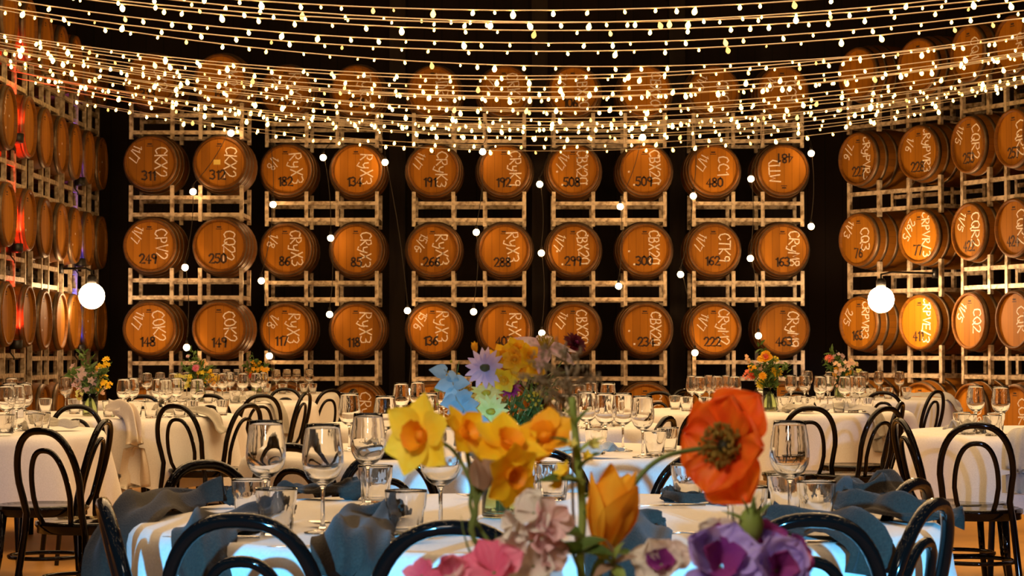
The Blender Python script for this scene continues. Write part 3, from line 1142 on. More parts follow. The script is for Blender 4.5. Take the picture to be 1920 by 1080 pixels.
# tables further back: table, kind, list of (px, py)
for tb, kind, L in (
    ('mid', 'wine', [(722, 858), (655, 846), (803, 845), (868, 838), (1135, 845), (1100, 838), (1065, 850), (1205, 858), (1168, 846)]),
    ('mid', 'tumbler', [(690, 850), (760, 856), (1118, 852), (1252, 848), (1228, 856), (840, 850)]),
    ('back', 'wine', [(752, 801), (783, 795), (832, 800), (872, 794), (905, 799), (1046, 798), (1085, 803), (1107, 795), (1140, 800)]),
    ('back', 'tumbler', [(765, 803), (810, 798), (1062, 802), (1125, 803), (1158, 799)]),
    ('lnear', 'wine', [(18, 799), (45, 802), (12, 811), (31, 808)]),
    ('lnear', 'tumbler', [(34, 802), (60, 806), (22, 817), (78, 812), (90, 815), (46, 818)]),
    ('l2', 'wine', [(123, 772), (232, 781), (248, 777), (297, 779), (331, 777), (310, 783), (395, 782), (22, 777)]),
    ('l2', 'tumbler', [(85, 775), (140, 776), (205, 782), (254, 782), (350, 783), (322, 786), (360, 780), (425, 779)]),
    ('l3', 'wine', [(275, 753), (300, 750), (325, 755), (350, 749), (402, 753), (417, 755), (431, 750), (455, 755), (480, 754), (492, 751)]),
    ('l3', 'tumbler', [(285, 756), (312, 755), (390, 756), (440, 756), (470, 757)]),
    ('l4', 'wine', [(425, 737), (445, 736), (518, 737), (538, 736), (556, 736), (580, 737), (405, 736)]),
    ('l4', 'tumbler', [(500, 738), (570, 738), (586, 738), (530, 738.5)]),
    ('rnear', 'wine', [(1830, 812), (1877, 816)]),
    ('rnear', 'tumbler', [(1803, 810), (1852, 818), (1815, 815), (1868, 811)]),
    ('r2', 'wine', [(1298, 767), (1312, 770), (1330, 764), (1345, 768), (1363, 765), (1378, 769), (1431, 768), (1538, 769), (1552, 764), (1524, 762), (1483, 764), (1584, 770), (1597, 767), (1612, 769)]),
    ('r2', 'tumbler', [(1266, 768), (1287, 771), (1322, 772), (1466, 772), (1475, 770), (1500, 769), (1515, 773), (1573, 774), (1600, 774), (1626, 773)]),
    ('r3', 'wine', [(1648, 745), (1687, 746), (1515, 744), (1556, 748), (1620, 747), (1605, 742)]),
    ('r3', 'tumbler', [(1665, 748), (1538, 749), (1700, 747), (1633, 750)]),
):
    for px, py in L:
        glass(kind, px, py, tb, 1.0, False)
TN = {'near': 'the nearest table', 'mid': 'the table behind the nearest one', 'back': 'the middle table farthest back', 'lnear': 'the nearest left table',
      'l2': 'the second left table', 'l3': 'the third left table', 'l4': 'the farthest left table', 'rnear': 'the nearest right table',
      'r2': 'the second right table', 'r3': 'the farthest right table'}
by = {}
for it in GL_ITEMS:
    by.setdefault((it[0], it[2]), []).append(it)
first = {}
for (kind, tb), L in by.items():
    L.sort(key=lambda q: q[5])
    for i, (k, p, _, s, fine, px) in enumerate(L):
        tx, ty, _d = TABLES[tb]
        v = Vector((p.x - tx, p.y - ty))
        if v.length > TR - 0.06:
            v *= (TR - 0.06) / v.length
            p = Vector((tx + v.x, ty + v.y, p.z))
        nm = 'clear stemmed wine glass' if kind == 'wine' else 'clear fluted water tumbler'
        o = put((WG if kind == 'wine' else TG)[0 if fine else 1], 'wine_glass' if kind == 'wine' else 'tumbler', None, (p.x, p.y, TZ + 0.0032), rnd.uniform(0, 6), s)
        tag(o, '%s on %s, %s from the left' % (nm, TN[tb], ORD[i]), 'wine glass' if kind == 'wine' else 'tumbler', ('wine glasses' if kind == 'wine' else 'tumblers') + ' on the tables')


# ------------------------------------------------------------------ napkins and cutlery
def cloth_band(path, widths, thick=0.006, waves=5, amp=0.012, seed=1, nu=22):
    """a folded napkin laid along a path: a wavy band with two skins"""
    rg = random.Random(seed)
    P = [Vector(p) for p in path]
    # resample
    n = 34
    L = [0.0]
    for a, b in zip(P, P[1:]):
        L.append(L[-1] + (b - a).length)

    def samp(u):
        d = u * L[-1]
        for i in range(len(P) - 1):
            if d <= L[i + 1] or i == len(P) - 2:
                f = (d - L[i]) / max(1e-6, L[i + 1] - L[i])
                p0, p1, p2, p3 = P[max(i - 1, 0)], P[i], P[i + 1], P[min(i + 2, len(P) - 1)]
                q = 0.5 * ((2 * p1) + (p2 - p0) * f + (2 * p0 - 5 * p1 + 4 * p2 - p3) * f * f + (3 * p1 - p0 - 3 * p2 + p3) * f ** 3)
                ww = widths[i] * (1 - f) + widths[i + 1] * f
                return q, ww
    ph = rg.uniform(0, 6)
    ph2 = rg.uniform(0, 6)

    def fn(u, v, off):
        q, ww = samp(v)
        q2, _ = samp(min(1, v + 0.02))
        q1, _ = samp(max(0, v - 0.02))
        t = (q2 - q1).normalized()
        side = t.cross(Vector((0, 0, 1)))
        if side.length < 0.2:
            side = Vector((1, 0, 0))
        side.normalize()
        up = side.cross(t).normalized()
        c = (u - 0.5) * 2
        wv = amp * (0.5 + 0.5 * math.cos(c * PI * waves / 2 + ph + 2.2 * v)) + amp * 0.55 * math.sin(c * 5 + ph2 + 5 * v) + amp * 0.45 * math.sin(3 * c + 17 * v + ph) + amp * 0.3 * math.sin(9 * c - 8 * v + ph2)
        bulge = amp * 1.6 * max(0.0, 1 - c * c)
        return q + side * (c * ww / 2) + up * (bulge + wv * (1 - 0.35 * c * c) + off)
    m = MB()
    m.grid(nu, n, lambda u, v: fn(u, v, thick))
    k = len(m.v)
    m.grid(nu, n, lambda u, v: fn(u, v, 0))
    for i in range(nu * (n - 1), len(m.f)):
        pass
    # close the edges
    for j in range(n - 1):
        a, b = j * nu, (j + 1) * nu
        m.f.append((a, b, k + b, k + a))
        a, b = j * nu + nu - 1, (j + 1) * nu + nu - 1
        m.f.append((b, a, k + a, k + b))
    for i in range(nu - 1):
        m.f.append((i + 1, i, k + i, k + i + 1))
        o = (n - 1) * nu
        m.f.append((o + i, o + i + 1, k + o + i + 1, k + o + i))
    return m


def knot_mesh(c, r, seed, sq=(1.1, 1, 0.85)):
    rg = random.Random(seed)
    ph = rg.uniform(0, 6)

    def fn(u, v):
        th, a = PI * v, 2 * PI * u
        q = r * (1 + 0.16 * math.sin(3 * a + 4 * th + ph) + 0.09 * math.sin(7 * th - 2 * a))
        return Vector(c) + Vector((q * math.sin(th) * math.cos(a) * sq[0], q * math.sin(th) * math.sin(a) * sq[1], q * math.cos(th) * sq[2]))
    return MB().grid(20, 12, fn, True)


def napkin(label, tails, knot=None, seed=1, group='grey napkins on the near table', m='napkin_grey'):
    o0 = Vector(tails[0][0][0])
    t = thing('knotted_napkin' if knot else 'folded_napkin', label, 'napkin', (o0.x, o0.y, TZ + 0.003), 0, group)
    base = Vector((o0.x, o0.y, TZ + 0.003))
    for i, (path, wd, am) in enumerate(tails):
        cloth_band([Vector(p) - base for p in path], wd, seed=seed + i, amp=am).build('cloth_tail', m, t)
    if knot:
        c, r = knot
        knot_mesh(Vector(c) - base, r, seed).build('knot', m, t)
    return t


def T(px, py, dz=0.004):
    p = on(px, py, TZ)
    p.z = TZ + dz
    return p


def edge_drop(px, py, dist, drop):
    """a point hanging below the front edge of the near table, seen at px, py"""
    return at(px, py, dist)


near = TABLES['near']


def nearv(p, rr, z):
    """move p radially so it lies at radius rr of the near table"""
    v = Vector((p.x - near[0], p.y - near[1]))
    v = v.normalized() * rr
    return Vector((near[0] + v.x, near[1] + v.y, z))


# left: two big napkins trailing over the edge
a = T(425, 955, 0.02)
napkin('big grey napkin at the left end of the nearest table, trailing over the edge',
       [([a, T(370, 955, 0.008), T(300, 962, 0.006), T(255, 977, 0.006), nearv(T(225, 985), 0.935, TZ - 0.06), nearv(T(214, 990), 0.955, TZ - 0.2)], [0.05, 0.10, 0.13, 0.13, 0.12, 0.10], 0.016)], (T(432, 953, 0.03), 0.024), 11)
a = T(525, 985, 0.02)
napkin('grey napkin with a knotted end behind the left front chair, trailing over the cloth',
       [([a, T(455, 1000, 0.008), T(395, 1012, 0.008), nearv(T(340, 1020), 0.90, TZ + 0.008), nearv(T(322, 1028), 0.937, TZ - 0.06), nearv(T(300, 1040), 0.955, TZ - 0.22)], [0.04, 0.085, 0.12, 0.13, 0.12, 0.10], 0.014)], (T(526, 984, 0.030), 0.029), 12)
a = T(735, 1000, 0.02)
napkin('grey knotted napkin drooping over the front edge beside the water tumbler',
       [([a, T(700, 1007, 0.010), T(668, 1020, 0.008), nearv(T(660, 1035), 0.90, TZ + 0.006), nearv(T(655, 1040), 0.938, TZ - 0.05), nearv(T(650, 1040), 0.95, TZ - 0.2)], [0.045, 0.10, 0.15, 0.15, 0.13, 0.11], 0.019)], (T(742, 998, 0.034), 0.029), 13)
a = T(655, 938, 0.02)
napkin('small grey knotted napkin lying behind the tall wine glass stem',
       [([a, T(610, 938, 0.012), T(560, 935, 0.01), T(525, 932, 0.006)], [0.05, 0.06, 0.05, 0.04], 0.009)], (T(660, 938, 0.028), 0.032), 14)
a = T(1240, 1020, 0.02)
napkin('dark blue-grey napkin behind the yellow-orange tulip, over the front edge',
       [([a, T(1205, 1022, 0.02), nearv(T(1175, 1040), 0.90, TZ + 0.006), nearv(T(1165, 1046), 0.94, TZ - 0.06), nearv(T(1160, 1050), 0.95, TZ - 0.2)], [0.06, 0.12, 0.16, 0.15, 0.13], 0.012)], (T(1228, 1012, 0.03), 0.022), 15)
a = T(1252, 943, 0.015)
napkin('small grey napkin knot left of the tumbler under the poppy', [([a, T(1285, 946, 0.006), T(1340, 946, 0.004), T(1372, 950, 0.003)], [0.03, 0.05, 0.06, 0.05], 0.007)], (T(1256, 942, 0.02), 0.022), 16)
a = T(1570, 972, 0.02)
napkin('rolled grey napkin with a smooth open end at the right of the nearest table',
       [([a, T(1600, 974, 0.012), T(1650, 977, 0.014), T(1690, 982, 0.010), nearv(T(1745, 985), 0.93, TZ - 0.005)], [0.05, 0.10, 0.12, 0.11, 0.10], 0.016)], None, 17)
a = T(1540, 965, 0.02)
napkin('crumpled grey napkin standing in peaks behind the rolled one at right',
       [([a, T(1585, 952, 0.045), T(1625, 955, 0.025), T(1660, 952, 0.05), T(1695, 958, 0.02)], [0.05, 0.08, 0.07, 0.08, 0.05], 0.012)], None, 18)
a = T(1440, 1003, 0.02)
napkin('dark olive-grey napkin hanging over the cloth under the right front chair hoop',
       [([a, T(1500, 1008, 0.008), T(1555, 1012, 0.01), nearv(T(1612, 1020), 0.90, TZ + 0.01), nearv(T(1630, 1022), 0.938, TZ - 0.05), nearv(T(1640, 1025), 0.955, TZ - 0.22)], [0.05, 0.09, 0.12, 0.14, 0.14, 0.13], 0.016)], (T(1440, 990, 0.025), 0.02), 19)
mat('linen_cream', (0.74, 0.64, 0.50), 0.85, noise=((160, 160, 160), (0.64, 0.54, 0.40), 0.3, 0.8), bump=(220, 0.12))
mat('napkin_tan', (0.46, 0.42, 0.34), 0.9, noise=((220, 220, 220), (0.38, 0.34, 0.27), 0.3, 0.75), bump=(260, 0.3), sheen=0.2)


def far_napkin(label, tb, a0, seed, tail=0.0, knot=True):
    """a napkin near the rim of a table further back, at angle a0 (degrees), the tail over the edge"""
    tx, ty, _ = TABLES[tb]
    d = Vector((math.cos(R(a0)), math.sin(R(a0)), 0))
    s = Vector((-d.y, d.x, 0))
    c = Vector((tx, ty, TZ))

    def q(r, l, z):
        return c + d * r + s * l + Vector((0, 0, z))
    path = [q(0.58, -0.06, 0.018), q(0.68, 0.0, 0.024), q(0.80, 0.03, 0.02)]
    wd = [0.05, 0.10, 0.13]
    if tail:
        path += [q(0.90, 0.04, 0.006), q(0.94, 0.05, -0.07), q(0.975, 0.06, -tail)]
        wd += [0.14, 0.14, 0.12]
    napkin(label, [(path, wd, 0.011)], (path[0] + Vector((0, 0, 0.01)), 0.028) if knot else None, seed, 'napkins on the far tables', 'napkin_tan')


far_napkin('tan napkin laid across the nearest left table toward the camera', 'lnear', -72, 31, 0.12)
far_napkin('tan napkin at the right end of the nearest left table', 'lnear', -5, 32)
tx, ty, _d = TABLES['l2']
dd = Vector((math.cos(R(-66)), math.sin(R(-66)), 0))
ss = Vector((-dd.y, dd.x, 0))


def lq(r, l, z):
    return Vector((tx, ty, TZ)) + dd * r + ss * l + Vector((0, 0, z))


napkin('cream napkin gathered at the rim and hanging over the second left table',
       [([lq(0.74, -0.05, 0.02), lq(0.84, 0.0, 0.03), lq(0.93, 0.02, 0.01), lq(0.985, 0.03, -0.10), lq(1.01, 0.03, -0.24), lq(1.02, 0.02, -0.38), lq(1.005, 0.0, -0.44)], [0.07, 0.09, 0.07, 0.09, 0.15, 0.19, 0.13], 0.028)],
       (lq(0.86, 0.0, 0.04), 0.04), 33, 'napkins on the far tables', 'linen_cream')
far_napkin('tan napkin behind the single hoop chair on the second left table', 'l2', -30, 34, 0.1)
far_napkin('tan napkin under the pale yellow bouquet', 'l3', -100, 35)
far_napkin('tan napkin draped at the right of the third left table', 'l3', -45, 36, 0.22)
far_napkin('tan napkin hanging from the nearest right table between two chairs', 'rnear', -128, 37, 0.24)
far_napkin('tan napkin spread at the left end of the nearest right table', 'rnear', -160, 38)
far_napkin('tan napkin lying behind the hoop of the clear standing chair', 'rnear', -108, 39)
far_napkin('tan napkin hanging over the front of the second right table', 'r2', -55, 40, 0.24)
far_napkin('tan napkin at the left of the second right table', 'r2', -130, 41)
far_napkin('tan napkin by the four tumblers of the second right table', 'r2', -80, 42)
far_napkin('tan napkin at the front of the farthest right table', 'r3', -85, 43)
far_napkin('tan napkin trailing over the end of the farthest right table', 'r3', -35, 44, 0.1)
far_napkin('tan napkin at the front left of the table behind the nearest one', 'mid', -120, 45)
far_napkin('tan napkin at the front right of the table behind the nearest one', 'mid', -58, 46)


def spoon(p, ang, label):
    t = thing('spoon', label, 'spoon', p, ang)
    m = MB()

    def fn(u, v):
        th = 2 * PI * u
        return (0.030 * v * math.cos(th), 0.020 * v * math.sin(th), 0.004 + 0.006 * v * v)
    m.grid(18, 6, lambda u, v: fn(u, max(v, 0.02)), True)
    m.build('spoon_bowl', 'cutlery_steel', t)
    MB().tube([(0.029, 0, 0.0095), (0.06, 0, 0.011), (0.11, 0, 0.007), (0.165, 0, 0.005)], [0.0035, 0.0028, 0.004, 0.0065], 8, flat=[0.6, 0.7, 0.5, 0.3]).build('handle', 'cutlery_steel', t)


def fork(p, ang, label):
    t = thing('fork', label, 'fork', p, ang)
    m = MB()
    m.box((0.022, 0, 0.008), (0.022, 0.022, 0.0018))
    for k in range(4):
        y = -0.0096 + k * 0.0064
        m.tube([(0.012, y, 0.008), (-0.01, y, 0.006), (-0.032, y, 0.011)], [0.0019, 0.0017, 0.001], 5)
    m.build('tines', 'cutlery_steel', t, False)
    MB().tube([(0.031, 0, 0.008), (0.06, 0, 0.011), (0.11, 0, 0.007), (0.165, 0, 0.005)], [0.004, 0.003, 0.004, 0.0065], 8, flat=[0.5, 0.7, 0.5, 0.3]).build('handle', 'cutlery_steel', t)


def knife(p, ang, label):
    t = thing('table_knife', label, 'knife', p, ang)
    m = MB()
    m.tube([(-0.10, 0.002, 0.004), (-0.08, 0, 0.004), (-0.03, 0, 0.004), (0.0, 0, 0.004)], [0.002, 0.009, 0.0095, 0.006], 8, flat=[0.2, 0.12, 0.12, 0.3])
    m.build('blade', 'cutlery_steel', t)
    MB().tube([(0.0, 0, 0.0045), (0.02, 0, 0.005), (0.10, 0, 0.005)], [0.005, 0.0055, 0.0065], 8, flat=[0.6, 0.6, 0.5]).build('handle', 'cutlery_steel', t)


spoon(T(597, 990, 0.004), R(-55), 'spoon tipped toward the camera at the foot of the tall wine glass')
fork(T(797, 1018, 0.003), R(-120), 'fork lying with its tines up beside the front chair hoop')
fork(T(880, 936, 0.003), R(20), 'fork lying at the back of the nearest table left of the jar of flowers')
fork(T(1222, 1012, 0.003), R(10), 'fork lying right of the yellow-orange tulip')
knife(T(430, 1003, 0.030), R(-60), 'knife lying on the left napkin')
knife(T(395, 1014, 0.003), R(-10), 'knife lying along the cloth edge inside the left front chair hoop')
knife(T(1500, 1024, 0.003), R(8), 'knife lying along the cloth edge inside the right front chair hoop')
knife(T(1245, 953, 0.003), R(4), 'knife lying behind the poppy stem')
knife(T(600, 1030, 0.003), R(12), 'knife lying along the cloth edge left of the drooping napkin')
MNS = [('lnear', -55, 'pale folded menu card on the nearest left table'), ('rnear', -65, 'pale folded menu card on the nearest right table')]
for tb, a0, lab in MNS:
    tx, ty, _ = TABLES[tb]
    o = MB().box((0, 0, 0.0015), (0.10, 0.21, 0.003)).build('menu_card', 'paper_menu', None, False, (tx + 0.72 * math.cos(R(a0)), ty + 0.72 * math.sin(R(a0)), TZ + 0.004))
    o.rotation_euler = (0, 0, R(a0 + 90))
    tag(o, lab, 'menu card')
# ------------------------------------------------------------------ flowers
def petal_mat(name, c, c2=None, rough=0.55, sca=40):
    m, nt, b = nodes_of(name)
    N, L = nt.nodes, nt.links
    tc = N.new('ShaderNodeTexCoord')
    no = N.new('ShaderNodeTexNoise')
    no.inputs['Scale'].default_value = sca
    no.inputs['Detail'].default_value = 3
    L.new(tc.outputs['Object'], no.inputs['Vector'])
    r = N.new('ShaderNodeMapRange')
    r.inputs[1].default_value = 0.38
    r.inputs[2].default_value = 0.66
    L.new(no.outputs['Fac'], r.inputs[0])
    mx = N.new('ShaderNodeMix')
    mx.data_type = 'RGBA'
    mx.inputs[6].default_value = (*c, 1)
    mx.inputs[7].default_value = (*(c2 or c), 1)
    L.new(r.outputs[0], mx.inputs[0])
    L.new(mx.outputs[2], b.inputs['Base Color'])
    b.inputs['Roughness'].default_value = rough
    b.inputs['Specular IOR Level'].default_value = 0.3
    tr = N.new('ShaderNodeBsdfTranslucent')
    L.new(mx.outputs[2], tr.inputs[0])
    ms = N.new('ShaderNodeMixShader')
    ms.inputs[0].default_value = 0.35
    L.new(b.outputs[0], ms.inputs[1])
    L.new(tr.outputs[0], ms.inputs[2])
    L.new(ms.outputs[0], N['Material Output'].inputs[0])


petal_mat('p_yellow', (0.92, 0.66, 0.02), (0.95, 0.52, 0.01))
petal_mat('p_lemon', (0.95, 0.80, 0.08), (0.95, 0.68, 0.03))
petal_mat('p_cup', (0.90, 0.30, 0.01), (0.92, 0.42, 0.01))
petal_mat('p_gold', (0.90, 0.42, 0.01), (0.93, 0.55, 0.03))
petal_mat('p_poppy', (0.85, 0.10, 0.008), (0.92, 0.24, 0.015), sca=26)
petal_mat('p_tulip', (0.90, 0.36, 0.012), (0.95, 0.58, 0.05), sca=22)
petal_mat('p_pale', (0.86, 0.80, 0.28), (0.80, 0.74, 0.20))
petal_mat('p_lilac', (0.62, 0.44, 0.62), (0.75, 0.58, 0.70))
petal_mat('p_pinkpale', (0.80, 0.52, 0.58), (0.86, 0.66, 0.66))
petal_mat('p_blush', (0.85, 0.68, 0.64), (0.80, 0.45, 0.47), sca=30)
petal_mat('p_pink', (0.78, 0.16, 0.30), (0.86, 0.34, 0.45), sca=30)
petal_mat('p_magenta', (0.30, 0.02, 0.13), (0.42, 0.04, 0.20))
petal_mat('p_maroon', (0.10, 0.008, 0.02), (0.16, 0.015, 0.03))
petal_mat('p_purple', (0.40, 0.28, 0.80), (0.54, 0.42, 0.86), sca=25)
petal_mat('p_purple_rim', (0.36, 0.05, 0.26), (0.25, 0.04, 0.30), sca=25)
petal_mat('p_white', (0.80, 0.76, 0.66), (0.74, 0.62, 0.56), sca=30)
petal_mat('p_coral', (0.85, 0.20, 0.10), (0.88, 0.32, 0.18))
petal_mat('p_red', (0.65, 0.04, 0.015), (0.75, 0.10, 0.03))
petal_mat('p_peach', (0.88, 0.55, 0.30), (0.90, 0.66, 0.42))
petal_mat('p_dust', (0.62, 0.40, 0.33), (0.70, 0.52, 0.42))
petal_mat('leaf_green', (0.10, 0.17, 0.03), (0.06, 0.11, 0.02), sca=30)
petal_mat('leaf_light', (0.26, 0.36, 0.07), (0.34, 0.42, 0.10), sca=30)
petal_mat('stem_green', (0.16, 0.25, 0.07), (0.22, 0.30, 0.08))
petal_mat('leaf_blue', (0.26, 0.36, 0.40), (0.34, 0.44, 0.46), sca=35)
petal_mat('stem_pale', (0.46, 0.40, 0.30), (0.52, 0.46, 0.36))
petal_mat('plume_brown', (0.24, 0.17, 0.10), (0.34, 0.26, 0.14))
petal_mat('papery', (0.44, 0.30, 0.20), (0.34, 0.22, 0.15))
petal_mat('eye_green', (0.16, 0.15, 0.06), (0.10, 0.10, 0.04))
petal_mat('eye_dark', (0.06, 0.05, 0.02), (0.03, 0.025, 0.012))
petal_mat('stamen_olive', (0.36, 0.22, 0.03), (0.26, 0.15, 0.02))
petal_mat('mimosa_ball', (0.72, 0.50, 0.03), (0.62, 0.46, 0.05))


def frame(n, roll=0.0):
    n = Vector(n).normalized()
    up = Vector((0, 0, 1)) if abs(n.z) < 0.95 else Vector((0, 1, 0))
    a = up.cross(n).normalized()
    b = n.cross(a)
    M = Matrix((a, b, n)).transposed().to_4x4()
    return M @ Matrix.Rotation(roll, 4, 'Z')


def petal(mb, M, az, L, W, tilt, cup=0.0, curl=0.0, tip=0.5, ruf=0.0, r0=0.0, rg=None, nu=7, nv=7):
    """one petal: grows from r0 outward at azimuth az, raised by tilt from the flower plane, cupped across and curled along"""
    ph = rg.uniform(0, 6) if rg else 0.0
    Rz = Matrix.Rotation(az, 4, 'Z')

    def fn(u, v):
        c = (u - 0.5) * 2
        wv = math.sin(PI * min(1.0, (0.10 + 0.90 * v)) ** (0.55 + tip)) if v < 0.999 else 0.05
        wid = W / 2 * max(0.06, wv)
        ang = tilt - curl * v
        # integrate along the curl
        if abs(curl) > 1e-4:
            rr = L * (math.sin(tilt) - math.sin(tilt - curl * v)) / curl
            zz = L * (math.cos(tilt - curl * v) - math.cos(tilt)) / curl
        else:
            rr = L * v * math.cos(tilt)
            zz = L * v * math.sin(tilt)
        h = cup * c * c * W * wv + ruf * W * math.sin(7 * u * PI + ph + 4 * v) * v
        return M @ Rz @ Vector((r0 + rr - h * math.sin(ang), c * wid, zz + h * math.cos(ang)))
    mb.grid(nu, nv, fn)


def bez(a, b, c, d, n=12):
    a, b, c, d = map(Vector, (a, b, c, d))
    out = []
    for i in range(n + 1):
        t = i / n
        out.append(a * (1 - t) ** 3 + b * 3 * t * (1 - t) ** 2 + c * 3 * t * t * (1 - t) + d * t ** 3)
    return out


def plant(name, label, cat, base, group=None):
    return thing(name, label, cat, base, 0, group)


def head(t, kind, p, n, s, cols, seed, fine=True):
    """a flower head of a kind at p (relative to its thing), facing n, of diameter s"""
    rg = random.Random(seed)
    M = Matrix.Translation(Vector(p)) @ frame(n, rg.uniform(0, 6))
    nu, nv = (7, 7) if fine else (4, 5)
    if kind == 'daffodil':
        for k in range(6):
            m = MB()
            petal(m, M, k * PI / 3, s * 0.52, s * 0.46, 0.12 + 0.16 * (k % 2) + rg.uniform(-.15, .15), 0.10, rg.uniform(-.3, .35), 0.5, 0.03, s * 0.03, rg, nu, nv)
            if fine:
                m.build('petal', cols[0], t)
            else:
                if k == 0:
                    acc = MB()
                acc.add(m.v, m.f)
        if not fine:
            acc.build('petals', cols[0], t)
        m = MB()
        ph = rg.uniform(0, 6)

        def cup(u, v):
            a = 2 * PI * u
            r = s * (0.10 + 0.09 * v ** 1.5) * (1 + (0.07 * math.sin(9 * a + ph) if v > 0.8 else 0))
            return M @ Vector((r * math.cos(a), r * math.sin(a), s * 0.20 * v))
        m.grid(22, 6, cup, True)
        m.ball(M @ Vector((0, 0, s * 0.03)), s * 0.085, 8, 5)
        m.build('corona', cols[1], t)
    elif kind == 'daisy':
        m = MB()
        n_ = 15 if fine else 10
        for k in range(n_):
            petal(m, M, 2 * PI * k / n_ + rg.uniform(-.08, .08), s * 0.42, s * (0.17 if fine else 0.22), rg.uniform(-.1, .3), 0.06, rg.uniform(0, .4), 0.35, 0.0, s * 0.09, rg, 4, 5)
        m.build('petals', cols[0], t)
        m = MB()
        m.ball(M @ Vector((0, 0, s * 0.02)), s * 0.13, 12, 6, 0.25, rg, (1, 1, 0.7))
        m.build('centre', cols[1], t)
    elif kind == 'double':
        m = MB()
        for lay in range(4):
            n_ = (14, 12, 9, 6)[lay]
            for k in range(n_):
                petal(m, M, 2 * PI * k / n_ + lay * 0.3 + rg.uniform(-.1, .1), s * (0.48 - 0.08 * lay), s * 0.2, 0.1 + 0.36 * lay, 0.1, 0.25, 0.3, 0.03, s * 0.02, rg, 4, 4)
        m.build('petals', cols[0], t)
        m = MB()
        m.ball(M @ Vector((0, 0, s * 0.1)), s * 0.09, 8, 5)
        m.build('centre', cols[1], t)
    elif kind == 'open':
        for k in range(6):
            m = MB()
            petal(m, M, k * PI / 3 + rg.uniform(-.2, .2), s * 0.52, s * 0.25, rg.uniform(-.25, .25), 0.14, rg.uniform(.1, .6), 0.3, 0.03, s * 0.03, rg, nu, nv)
            m.build('petal', cols[0], t)
        m = MB()
        for k in range(60):
            a, q = rg.uniform(0, 6.28), s * 0.13 * math.sqrt(rg.random())
            b0 = M @ Vector((q * 0.4 * math.cos(a), q * 0.4 * math.sin(a), 0))
            b1 = M @ Vector((q * math.cos(a), q * math.sin(a), s * 0.15))
            m.tube([b0, b1], s * 0.006, 4)
            m.ball(b1, s * 0.012, 5, 3)
        m.build('stamens', cols[1], t)
    elif kind == 'poppy':
        for lay in range(2):
            for k in range(3 + lay):
                m = MB()
                n_ = 3 + lay
                petal(m, M, 2 * PI * k / n_ + lay * 0.5 + rg.uniform(-.15, .15), s * (0.56 - 0.06 * lay), s * (0.74 - 0.1 * lay), 0.16 + 0.32 * lay, 0.16, 0.2 + rg.uniform(-.15, .2), 1.1, 0.05, s * 0.02, rg, 17, 13)
                m.build('petal', cols[0], t)
        m = MB()
        for k in range(150):
            a, q = rg.uniform(0, 6.28), s * (0.07 + 0.14 * math.sqrt(rg.random()))
            hgt = s * rg.uniform(0.12, 0.24)
            b0 = M @ Vector((q * 0.35 * math.cos(a), q * 0.35 * math.sin(a), s * 0.02))
            b1 = M @ Vector((q * math.cos(a), q * math.sin(a), hgt))
            m.tube([b0, b1], s * 0.004, 4)
            m.ball(b1, s * 0.018, 5, 3, sq=(1, 1, 1.3))
        m.build('stamens', cols[1], t)
        m = MB()
        m.lathe([(0.0002, 0), (s * 0.05, 0.0), (s * 0.06, s * 0.10), (s * 0.055, s * 0.15), (0.0002, s * 0.165)], 14, M=M)
        m.build('seed_pod', cols[2], t)
    elif kind == 'tulip':
        for k in range(6):
            m = MB()
            petal(m, M, k * PI / 3 + rg.uniform(-.1, .1), s * (1.15 - 0.08 * (k % 2)), s * 0.62, 1.18 - 0.1 * (k % 2), 0.22, -0.50 + 0.1 * (k % 2), 0.75, 0.02, s * 0.04, rg, 9, 9)
            m.build('petal', cols[0], t)
    elif kind == 'ruffle':
        m = MB()
        for k in range(cols[2] if len(cols) > 2 else 7):
            petal(m, M, k * 2.4 + rg.uniform(-.3, .3), s * rg.uniform(0.4, 0.58), s * rg.uniform(0.42, 0.6), rg.uniform(0.1, 1.1), 0.15, rg.uniform(-.3, .7), 0.95, 0.07, s * 0.03, rg, 13, 9)
        m.build('petals', cols[0], t)
        if cols[1]:
            m = MB()
            for k in range(4):
                petal(m, M, k * 1.7 + rg.uniform(-.3, .3), s * 0.34, s * 0.34, rg.uniform(0.8, 1.3), 0.15, 0.3, 0.9, 0.08, s * 0.02, rg, 9, 7)
            m.build('inner_petals', cols[1], t)
    elif kind == 'spray':
        m = MB()
        for k in range(16 if fine else 9):
            q = Vector((rg.gauss(0, 1), rg.gauss(0, 1), rg.gauss(0, 1)))
            q = q.normalized() * s * 0.42 * rg.random() ** 0.4
            MM = Matrix.Translation(Vector(p) + q) @ frame(q + Vector(n) * s * 0.3 + Vector((0, -s * 0.25, 0)), rg.uniform(0, 6))
            for j in range(5):
                petal(m, MM, j * 1.2566, s * 0.17, s * 0.15, rg.uniform(0, .5), 0.1, 0.2, 0.1, 0.02, 0, rg, 3, 4)
        m.build('petals', cols[0], t)
    elif kind == 'mimosa':
        m = MB()
        for k in range(34):
            q = Vector((rg.gauss(0, .5), rg.gauss(0, .4), rg.gauss(0, .5))) * s * 0.5
            m.ball(Vector(p) + q, s * rg.uniform(0.035, 0.06), 7, 5)
        m.build('flower_balls', cols[0], t)
        m = MB()
        for k in range(14):
            q = Vector((rg.gauss(0, .5), rg.gauss(0, .4), rg.gauss(0, .4))) * s * 0.45
            m.tube([Vector(p) + Vector((0, 0, -s * 0.5)), Vector(p) + q * 0.5 + Vector((0, 0, -s * .1)), Vector(p) + q], 0.0009, 4)
        m.build('twigs', 'stem_green', t)


def stem(t, pts, r, m='stem_green', name='stem'):
    n = len(pts)
    return MB().tube(pts, [r * (1.15 - 0.3 * i / n) for i in range(n)], 7).build(name, m, t)


